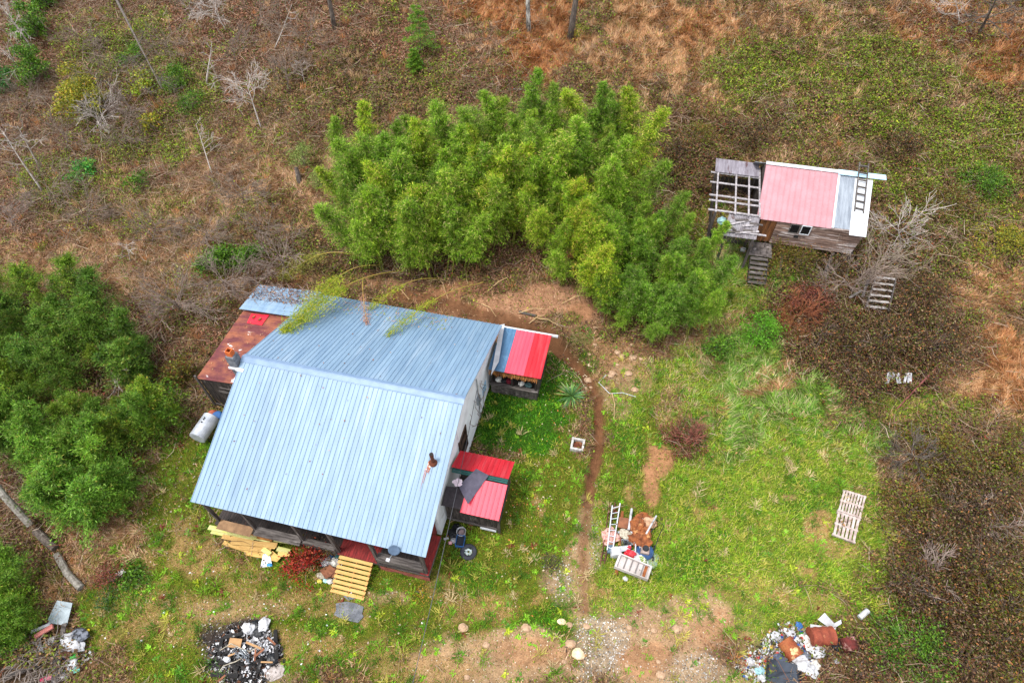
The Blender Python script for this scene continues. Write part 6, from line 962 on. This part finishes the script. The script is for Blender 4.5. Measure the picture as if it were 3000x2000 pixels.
# burnt heap
debris('charred_rubbish', 'black and white burnt scraps of the bonfire heap', 565, 1508, 84, 68, 3300, [(6, c(28, 26, 26, .8)), (3, c(70, 64, 62, .6)), (2.2, c(190, 188, 190, .8)), (1, c(226, 226, 228, .85)), (1, c(120, 80, 56, .7))], .03, .1, .3, 4)
debris('ash', 'white ash flecks on top of the bonfire heap', 600, 1488, 40, 40, 700, [(3, c(215, 215, 218, .85)), (2, c(150, 148, 150, .75)), (1, c(60, 56, 56, .6))], .03, .08, .35, 5)
for a, b_, lb in ((RD(380, 430), RD(610, 385), 'charred board at the top edge of the bonfire heap'), (RD(370, 430), RD(340, 640), 'charred board at the left edge of the bonfire heap'), (RD(980, 340), RD(1000, 680), 'charred board down the right edge of the bonfire heap'), (RD(340, 700), RD(560, 790), 'charred grey board crossing the bonfire heap low down'), (RD(820, 640), RD(790, 830), 'charred upright stick in the lower bonfire heap'), (RD(240, 850), RD(560, 870), 'charred board at the bottom of the bonfire heap')): one('charred_board', bm(a, b_, .15, .22, .16, .07), CHAR, lb, 'board')
for a, b_, m_, w_, lb in ((RD(665, 495), RD(840, 570), CARD, .09, 'tan lath in the middle of the bonfire heap'), (RD(870, 570), RD(780, 650), BROWNB, .09, 'brown lath crossing under the tan lath'), (RD(775, 560), RD(765, 710), BROWNB, .07, 'short brown lath pointing down the bonfire heap'), (RD(910, 440), RD(1000, 525), BROWNB, .08, 'brown lath at the upper right of the bonfire heap'), (RD(460, 655), RD(545, 620), CARD, .07, 'short tan lath at the left of the bonfire heap'), (RD(430, 870), RD(350, 945), BROWNB, .08, 'brown lath at the bottom left of the bonfire heap'), (RD(835, 720), RD(970, 725), CARD, .06, 'pale lath at the right of the bonfire heap')): one('wood_lath', bm(a, b_, .38, .4, w_, .03), m_, lb, 'lath')
one('cardboard_piece', quad([RD(485, 445), RD(625, 460), RD(600, 565), RD(455, 550)], [.4, .42, .4, .38], .02), CARD, 'tan cardboard piece on the bonfire heap', 'cardboard')
one('white_foam', lump(RD(680, 330), .25, (.28, .26, .14), 60, .4), SILV, 'left one of two bright white foam lumps above the bonfire heap', 'foam', 'white foam lumps'); one('white_foam', lump(RD(850, 280), .2, (.28, .3, .12), 61, .4), SILV, 'right one of two bright white foam lumps above the bonfire heap', 'foam', 'white foam lumps'); one('black_bag', lump(RD(770, 330), .12, (.42, .4, .14), 62, .3), BLACKP, 'black bag between the two white foam lumps', 'bag'); one('black_bag', lump(RD(945, 670), .15, (.26, .26, .14), 63, .3), BLACKP, 'black bag at the right side of the bonfire heap', 'bag'); one('ash_pile', lump(RD(955, 815), .04, (.4, .36, .08), 64, .3), mat('pale_ash', c(180, 170, 165, .75), c(150, 138, 130, .7), scale=8), 'small pale ash pile below the bonfire heap', 'ash pile'); one('white_bottle', lump(RD(440, 685), .3, (.16, .12, .1), 65, .2), SILV, 'white jug left of the wires in the bonfire heap', 'jug')
rd = random.Random(12); q = MB()
for k in range(14):
    a = RD(630+rd.uniform(-90, 60), 610+rd.uniform(-40, 40)); pts = []; x_, y_ = a
    for j in range(7): pts.append(G(x_, y_, .4+rd.uniform(-.03, .1))); x_ += rd.uniform(-6, 7); y_ += rd.uniform(-3, 8)
    q.tube(pts, .014, 4)
one('wire_tangle', q, GALV, 'tangle of pale wires on the bonfire heap', 'wire'); one('curved_cable', MB().tube([G(*RD(365, 580), .3), G(*RD(500, 515), .45), G(*RD(620, 570), .4), G(*RD(710, 600), .4), G(*RD(790, 560), .4)], .02, 5), SANDM, 'pale curved cable across the cardboard piece', 'cable'); one('curved_cable', MB().tube([G(*RD(345, 820), .2), G(*RD(400, 760), .3), G(*RD(540, 710), .3), G(*RD(610, 670), .3)], .022, 5), SANDM, 'pale curved cable in the lower bonfire heap', 'cable')
# concrete slab and stepping patch
q = MB(); pts = [RD(1665, 30), RD(1790, 8), RD(1900, 30), RD(1985, 70), RD(1965, 150), RD(1985, 180), RD(1920, 250), RD(1760, 215), RD(1640, 160), RD(1665, 110)]; P = [G(*v_, .03) for v_ in pts]; zt = max(v_[2] for v_ in P)+.015; n = len(P); q.add([(v_[0], v_[1], zt) for v_ in P]+[(v_[0], v_[1], zt-.12) for v_ in P], [tuple(range(n))[::-1], tuple(range(n, 2*n))]+[(i, (i+1) % n, (i+1) % n+n, i+n) for i in range(n)]); one('concrete_slab', q, CONC, 'irregular grey concrete slab in the grass in front of the steps', 'slab')
q = MB(); pts = [RF(1260, 1530), RF(1330, 1515), RF(1375, 1540), RF(1300, 1565)]; P = [G(*v_, .03) for v_ in pts]; q.slab(P, .05); one('concrete_patch', q, CONC, 'small pale concrete patch at the foot of the steps', 'slab')
# lumber pile in front of the porch
LBR = [((215, 1005), (700, 1110), GREENW, .28, .34), ((230, 1035), (560, 1110), GREENW, .22, .26), ((530, 1050), (725, 1095), ORW, .3, .5), ((320, 1115), (750, 1250), NEWW, .28, .16), ((320, 1075), (640, 1140), NEWW, .26, .3), ((395, 1125), (755, 1150), NEWW, .3, .4), ((600, 1085), (720, 1110), ORW, .2, .42), ((720, 1095), (895, 1120), GREENW, .3, .3), ((450, 1160), (700, 1190), NEWW, .26, .3), ((330, 1130), (600, 1190), NEWW, .2, .22), ((640, 1175), (700, 1220), GREENW, .28, .36), ((695, 1200), (760, 1255), NEWW, .3, .22), ((750, 1170), (850, 1195), GREENW, .28, .3), ((755, 1215), (850, 1210), NEWW, .3, .28), ((560, 1140), (740, 1165), NEWW, .2, .36), ((500, 1200), (720, 1240), NEWW, .2, .14)]
LLB = ['longest pale green plank on top of the lumber pile', 'pale green plank at the left end of the lumber pile', 'orange brown plank on top of the lumber pile', 'long yellow plank at the front of the lumber pile', 'yellow plank under the left of the lumber pile', 'wide yellow plank across the middle of the lumber pile', 'short orange plank behind the wide yellow one', 'pale green plank at the right rear of the lumber pile', 'yellow plank below the wide middle one', 'narrow yellow plank at the lower left of the pile', 'short pale plank end above the blue and white bag', 'short yellow plank at the lower right of the pile', 'pale green offcut beside the red shrub', 'yellow offcut with orange edge beside the red shrub', 'narrow yellow plank on the upper middle of the pile', 'narrow yellow plank lying lowest at the front of the pile']
for (a, b_, m_, w_, z), lb in zip(LBR, LLB):
    A_, B_ = np.array(G(*RF(*a), z)), np.array(G(*RF(*b_), z)); kq = .72+.5*((hash(lb) if 0 else sum(map(ord, lb))) % 17)/17; q = MB().beam(A_, B_, w_*.8, .05, col=(kq, kq*(.94+.06*kq), kq*.95)); o = one('plank', q, m_, lb, 'plank', 'planks of the lumber pile')
one('product_bag', quad([RF(640, 1215), RF(690, 1210), RF(700, 1295), RF(608, 1305)], [.3, .3, .06, .06], .05), mat('blue_white_bag', c(232, 236, 240, .9), c(60, 140, 200, .8), scale=5, thr=(.54, .56), fine=.02), 'white and blue plastic sack leaning on the lumber pile', 'sack')
for i, (x_, y_, r_, m_, lb) in enumerate(((1130, 1265, .3, SILV, 'white box beside the yellow steps'), (1160, 1220, .16, BLUEP, 'blue jug above the white box by the steps'), (1100, 1165, .2, GALV, 'grey metal pail behind the red shrub'), (1195, 1270, .26, DIRTYW, 'dirty white bundle beside the steps'), (1210, 1220, .14, mat('teal_tin', c(70, 130, 130, .7)), 'teal tin near the top of the steps'), (1160, 1165, .22, BLACKP, 'black bag under the porch rail'), (1200, 1185, .14, SILV, 'white cup shaped scrap below the porch post'), (1180, 1350, .3, BROWNB, 'brown boards heaped at the left of the steps'), (1090, 1370, .22, SANDM, 'tan bag at the lower left of the steps'), (1075, 1415, .12, mat('yellow_tin', c(210, 190, 110, .8)), 'small yellow tin by the bottom of the steps'), (1120, 1410, .12, mat('pale_cyan', c(170, 215, 220, .85)), 'small pale cyan scrap by the bottom of the steps'), (1155, 1415, .16, DIRTYW, 'dirty white scrap by the bottom of the steps'), (1225, 1290, .16, SILV, 'small white scrap touching the steps'))):
    one('porch_clutter', lump(RF(x_, y_), r_*.5, (r_, r_*.8, r_*.6), i+80, .2), m_, lb, 'clutter')
p = G(*RF(1100, 1165)); 
for i, (a, b_) in enumerate((((1100, 1330), (1150, 1400)), ((1125, 1320), (1180, 1380)), ((1150, 1310), (1195, 1350)))): one('short_board', bm(RF(*a), RF(*b_), .3, .3, .22, .05), BROWNB, ('leftmost', 'middle', 'rightmost')[i]+' short brown board stacked left of the steps', 'board', 'short boards left of the steps')
debris('rubbish', 'small scraps under the porch beside the steps', RF(1160, 1290)[0], RF(1160, 1290)[1], 22, 45, 260, BITS, .03, .08, .1, 6)
# things beside the side porch
def bucketx(name, px, r, h, m, label, m2=BLACKP, cat='bucket'):
    p = G(*px); o = empty(name, tuple(p), label, cat); q = MB(); n = 18; vs = []
    for rr_, z in ((r*.85, 0), (r, h), (r*.9, h), (r*.78, .04)): vs += [(p[0]+math.cos(k*2*math.pi/n)*rr_, p[1]+math.sin(k*2*math.pi/n)*rr_, p[2]+z) for k in range(n)]
    fs = [(s*n+k, s*n+(k+1) % n, (s+1)*n+(k+1) % n, (s+1)*n+k) for s in range(3) for k in range(n)]+[tuple(range(n))[::-1], tuple(3*n+k for k in range(n))]
    q.add(vs, fs); q.build('pail', m, o); MB().blob((p[0], p[1], p[2]+h*.5), (r*.7, r*.7, h*.2), 5, .2).build('contents', m2, o); return o
bucketx('round_bucket', RE(463, 1165), .24, .3, SILV, 'round white bucket beside the black bag by the side porch', mat('pinkish_fill', c(190, 165, 165, .7)))
tr_ = empty('tyre_with_rubbish', tuple(G(*RE(548, 1395))), 'black car tyre lying flat and filled with white scraps', 'tyre'); p = np.array(tr_['_o']); q = MB(); n1, n2 = 28, 10; vs = [(p[0]+math.cos(a)*(.3+.105*math.cos(b_)), p[1]+math.sin(a)*(.3+.105*math.cos(b_)), p[2]+.11+.105*math.sin(b_)) for a in np.arange(n1)*2*math.pi/n1 for b_ in np.arange(n2)*2*math.pi/n2]
q.add(vs, [(i*n2+j, ((i+1) % n1)*n2+j, ((i+1) % n1)*n2+(j+1) % n2, i*n2+(j+1) % n2) for i in range(n1) for j in range(n2)]); q.build('tyre', mat('rubber', c(70, 72, 82, .6), c(54, 56, 64, .55), rough=.75), tr_)
q = MB()
for k in range(7): q.blob((p[0]+.12*math.cos(k*.9), p[1]+.12*math.sin(k*.9), p[2]+.1), (.09, .06, .05), k, .3, 1)
q.build('contents', mat('pale_scraps', c(205, 215, 215, .85), c(120, 150, 140, .7), scale=8), tr_)
def tote(px, w, d, h, rz, m, label, mi, cat='tote'):
    p = G(*px); o = empty('plastic_tote', tuple(p), label, cat); q = MB(); t = .025; q.box(-w/2, w/2, -d/2, d/2, 0, t); q.box(-w/2, -w/2+t, -d/2, d/2, t, h); q.box(w/2-t, w/2, -d/2, d/2, t, h); q.box(-w/2+t, w/2-t, -d/2, -d/2+t, t, h); q.box(-w/2+t, w/2-t, d/2-t, d/2, t, h)
    q2 = MB().box(-w/2+.05, w/2-.05, -d/2+.05, d/2-.05, .05, h*.7)
    for z_ in (q, q2): z_.v = [(p[0]+x*math.cos(rz)-y*math.sin(rz), p[1]+x*math.sin(rz)+y*math.cos(rz), p[2]+z) for x, y, z in z_.v]
    q.build('tub', m, o); q2.build('contents', mi, o)
tote(RE(452, 1275), .42, .56, .3, .1, BLUEP, 'blue plastic tote filled with dark scraps above the tyre', mat('dark_fill', c(52, 56, 66, .7)))
for i, (x_, y_, r_, m_, lb) in enumerate(((370, 1170, .3, BLACKP, 'black bag above the white scraps by the side porch'), (410, 1095, .22, BLACKP, 'flattened black bag below the side porch wall'), (370, 1250, .17, SILV, 'white scrap left of the blue tote'), (380, 1222, .06, REDP, 'tiny red scrap above the blue tote'))): one('loose_bag', lump(RE(x_, y_), r_*.4, (r_, r_*.85, r_*.5), i+120, .3), m_, lb, 'bag')
one('white_carton', quad([RE(248, 1228), RE(305, 1215), RE(312, 1232), RE(252, 1250)], .1, .08), SILV, 'small white carton left of the black bag', 'carton'); one('black_tray', quad([RE(305, 1265), RE(362, 1275), RE(348, 1310), RE(295, 1300)], .08, .06), BLACKP, 'small black tray with pink bottles', 'tray'); one('pink_bottles', lump(RE(330, 1285), .11, (.1, .09, .05), 130, .25), mat('pink_mix', c(225, 180, 185, .85), c(180, 60, 70, .7), scale=14, thr=(.48, .52)), 'pink and white bottles lying in the small black tray', 'bottles')
# block planter
p = G(1326, 1026); bx = empty('block_planter', tuple(p), 'square box of concrete blocks filled with brown scraps near the ditch', 'planter'); s_ = .36
for i, (x0, x1, y0, y1) in enumerate(((-s_, s_-.12, -s_, -s_+.12), (s_-.12, s_, -s_, s_-.12), (-s_+.12, s_, s_-.12, s_), (-s_, -s_+.12, -s_+.12, s_))): MB().box(p[0]+x0+.004, p[0]+x1-.004, p[1]+y0+.004, p[1]+y1-.004, p[2]-.05, p[2]+.32+.01*i).build('block', mat('pale_block', c(196, 192, 186, .8), c(160, 155, 150, .7), scale=8, fine=.15), bx)
MB().blob((p[0], p[1], p[2]+.1), (.28, .28, .12), 3, .4).build('scraps', RUST, bx)
# lower left rubbish
one('grey_sheet', quad([RC(470, 168), RC(587, 188), RC(535, 355), RC(385, 335)], [.35, .35, .25, .3], .015), mat('pale_grey_sheet', c(160, 172, 178, .8), c(140, 152, 158, .75), rough=.4), 'pale grey flat sheet at the top of the lower left rubbish', 'sheet')
one('pink_gutter', MB().beam(G(*RC(455, 370), .5), G(*RC(315, 450), .45), .2, .1), mat('pink_gutter', c(206, 130, 120, .8), c(186, 112, 104, .78)), 'pink metal gutter piece in the lower left rubbish', 'gutter'); one('white_gutter', MB().beam(G(*RC(435, 355), .5), G(*RC(290, 412), .45), .13, .08), SILV, 'white gutter piece beside the pink one', 'gutter')
for a, b_, w_, lb in (((520, 340), (505, 440), .2, 'grey board below the pale sheet'), ((500, 455), (430, 448), .13, 'short grey board crossing by the white bags'), ((470, 590), (450, 790), .3, 'wide grey board at the bottom of the brush heap'), ((50, 755), (330, 650), .2, 'long grey board under the brush heap'), ((300, 270), (400, 330), .1, 'brown lath left of the pale sheet'), ((0, 800), (125, 575), .08, 'orange brown lath at the bottom left corner')): one('old_board', bm(RC(*a), RC(*b_), .28, .3, w_, .04), BROWNB if 'brown' in lb else OLDW, lb, 'board')
for i, (x_, y_, r_, sx, m_, lb) in enumerate(((555, 465, .34, 1, SILV, 'big white bag at the right of the lower left rubbish'), (640, 430, .36, 1.1, mat('grey_wrap', c(120, 124, 134, .7), c(50, 52, 58, .6), scale=5, thr=(.45, .55)), 'grey and black crumpled bag above the big white bag'), (595, 510, .34, 1.3, SILV, 'long white bag below the big white bag'), (425, 470, .22, 1, SILV, 'white jug in the middle of the lower left rubbish'), (335, 530, .22, 1.2, SILV, 'long pale bag in the twigs'), (305, 470, .2, 1, DIRTYW, 'dirty white pipe end below the pink gutter'), (400, 550, .18, 1, mat('yellow_paper', c(200, 195, 120, .8)), 'yellowish paper in the brush heap'), (580, 585, .16, 1, mat('bright_green', c(40, 180, 80, .75)), 'bright green bag right of the brush heap'), (575, 650, .26, 1, SILV, 'white paper pile right of the brush heap'), (600, 685, .16, 1, mat('mint_bag', c(130, 210, 190, .8)), 'mint coloured bag below the bright green one'), (355, 765, .14, 1, mat('pink_red', c(200, 60, 100, .75)), 'pink red scrap at the bottom of the brush heap'), (405, 745, .16, 1, mat('dusty_pink', c(190, 120, 130, .75)), 'dusty pink scrap right of the pink red one'), (495, 735, .14, 1.4, SILV, 'white triangular scrap at the bottom edge'), (690, 385, .07, 1, mat('yellow_cap', c(230, 200, 40, .8)), 'small yellow cap on the grey and black bag'), (340, 538, .08, 1, mat('green_cap', c(50, 200, 80, .75)), 'small green scrap on the long pale bag'))): one('rubbish_bag', lump(RC(x_, y_), .12+r_*.5, (r_*sx, r_*.8, r_*.5), i+150, .3), m_, lb, 'bag')
one('brown_box', quad([RC(480, 570), RC(545, 545), RC(575, 570), RC(530, 610)], .3, .15), mat('dark_brown_box', c(120, 80, 54, .7), c(80, 50, 36, .6)), 'brown open box right of the brush heap', 'box')
rd = random.Random(31); o = MB(); 
for k in range(170):
    a = (rd.uniform(0, 150), rd.uniform(1470, 1590)); an = rd.gauss(.75, .5); L_ = rd.uniform(20, 70); b_ = (a[0]+math.cos(an)*L_, a[1]-math.sin(an)*L_*.7)
    o.tube([G(*a, rd.uniform(.05, .5)), G((a[0]+b_[0])/2+rd.uniform(-4, 4), (a[1]+b_[1])/2, rd.uniform(.2, .7)), G(*b_, rd.uniform(.1, .7))], [.022, .018, .008], 4, cap=False)
tag(one('brush_heap', o, mat('grey_brush', c(150, 138, 128, .7), c(110, 96, 88, .6), scale=4), 'heap of cut grey branches in the lower left corner', 'brush'), kind='stuff')
debris('rubbish', 'small scraps around the brush heap', RC(520, 560)[0], RC(520, 560)[1], 60, 45, 300, BITS, .03, .08, .2, 8)
# steps and boards in the brambles, boards, pails
bs = empty('broken_steps', tuple(G(2005, 700)), 'weathered white slatted steps half sunk in the brambles', 'steps')
for i in range(6):
    y_ = 672+i*9.5; MB().beam(G(1990-i*2, y_, 1.35-.14*i), G(2032-i*1, y_+5, 1.35-.14*i), .14+.03*(i > 3), .04).build('slat', mat('peeling_white', c(204, 198, 194, .62), c(150, 140, 132, .55), c(96, 80, 72, .6), scale=5, thr3=(.56, .6), fine=.15), bs)
MB().beam(G(1990, 670, 1.3), G(1978, 722, .6), .06, .16).build('side_board', OLDW, bs); MB().beam(G(2034, 676, 1.3), G(2030, 730, .6), .06, .16).build('side_board', OLDW, bs)
one('grey_board', bm((1935, 710), (1962, 695), 1.0, 1.1, .14, .05), OLDW, 'grey board leaning left of the broken steps', 'board'); one('grey_post', bm((1966, 705), (1970, 682), .9, 1.5, .14, .14), OLDWV, 'short grey post beside the broken steps', 'post')
wb = empty('white_boards', tuple(G(2046, 886)), 'row of white painted boards lying in the brambles', 'boards')
for i, (a, b_, w_) in enumerate((((2030, 872), (2026, 894), .2), ((2040, 873), (2037, 882), .18), ((2047, 874), (2054, 893), .26), ((2068, 875), (2066, 893), .12), ((2075, 874), (2078, 892), .22))): MB().beam(G(*a, .75), G(*b_, .55), w_, .03).build('board', SILV, wb)
p = G(1705, 577); one('white_pail', MB().tube([(p[0]-.15, p[1], p[2]+.16), (p[0]+.15, p[1]-.05, p[2]+.16)], [.14, .15], 14), SILV, 'white pail lying in the grass left of the cabin steps', 'pail'); p = G(1650, 532); one('pale_blue_bag', MB().blob((p[0], p[1], p[2]+.9), (.28, .3, .25), 3, .2), mat('pale_teal_bag', c(170, 205, 205, .85), c(120, 160, 165, .75), scale=6), 'pale blue round bag hanging beside the frame post', 'bag')
sh_ = empty('shovel', tuple(G(1740, 625)), 'long handled shovel leaning on the cabin steps', 'shovel'); MB().tube([G(1746, 585, 1.2), G(1741, 618, .25)], .02, 6).build('handle', DARKW, sh_); MB().slab([G(1736, 616, .25), G(1746, 616, .25), G(1744, 630, .05), G(1736, 630, .05)], .02).build('blade', GALV, sh_)
one('clear_bottle', lump((1887, 740-85+3), .1, (.12, .25, .08), 200, .2), mat('bottle_grey', c(180, 184, 190, .8)), 'pale plastic bottle in the grass left of the brush', 'bottle') 
# rocks on the bank and by the drive
RK = mat('tan_rock', c(190, 160, 130, .75), c(160, 124, 96, .7), scale=5, fine=.15); rd = random.Random(77); RKS = []
for i in range(34):
    if i < 20: px, py = rd.uniform(1340, 1480), rd.uniform(740, 900)
    else: px, py = rd.uniform(1060, 1560), rd.uniform(1430, 1560)
    s_ = rd.uniform(.1, .24); o = one('rock', lump((px, py), s_*.25, (s_, s_*.8, s_*.5), i+300, .18), RK, 'tan rock among those on the dirt bank right of the side shed' if i < 20 else 'tan rock among those on the dirt drive at the bottom', 'rock', 'rocks on the dirt bank' if i < 20 else 'rocks on the drive')
one('pale_boulder', lump((1328, 1503), .12, (.28, .24, .2), 400, .12), mat('cream_rock', c(225, 200, 165, .85), c(200, 172, 136, .8), scale=4), 'large cream boulder on the dirt drive', 'rock'); one('cream_rock', lump((1290, 1428), .06, (.2, .14, .1), 401, .12), mat('cream_rock', None), 'cream flat rock above the boulder', 'rock'); bush('yellow_tuft', 970, 1362, .3, .28, [(1, c(206, 160, 50, .8)), (1, c(176, 130, 44, .75))], 260, 'mustard yellow tuft beside the cable in the yard', leaf=(.1, .03), cat='plant')
one('white_slab', quad([(268, 1318), (285, 1308), (292, 1315), (274, 1325)], .12, .1), DIRTYW, 'pale broken block beside the green weed clump', 'block')
for i, (px, py) in enumerate(((395, 1470), (760, 1360), (460, 1395), (1150, 1360), (1240, 1120), (1290, 880), (1265, 1440), (1135, 1270), (640, 1370), (500, 1390), (410, 1010), (930, 1400), (350, 1330), (1010, 1450), (1715, 1240), (1560, 1140))): pass
debris('litter_scraps', 'tiny pale leaves and scraps scattered over the front yard', 620, 1400, 420, 150, 420, [(4, c(200, 180, 160, .6)), (2, c(190, 140, 110, .75)), (1, c(226, 226, 228, .85))], .025, .05, .02, 9); debris('litter_scraps', 'pale and orange leaves scattered over the side lawn', 1230, 1130, 110, 260, 260, [(3, c(200, 180, 150, .8)), (2, c(200, 120, 60, .75))], .025, .05, .02, 10); debris('litter_scraps', 'pale flecks on the left side lawn', 380, 1130, 110, 170, 200, [(3, c(200, 180, 160, .6))], .025, .05, .02, 11)
debris('roof_leaves', 'few fallen leaves on the ground by the shed', 1330, 860, 40, 50, 60, [(3, c(200, 180, 150, .8))], .03, .06, .02, 12)
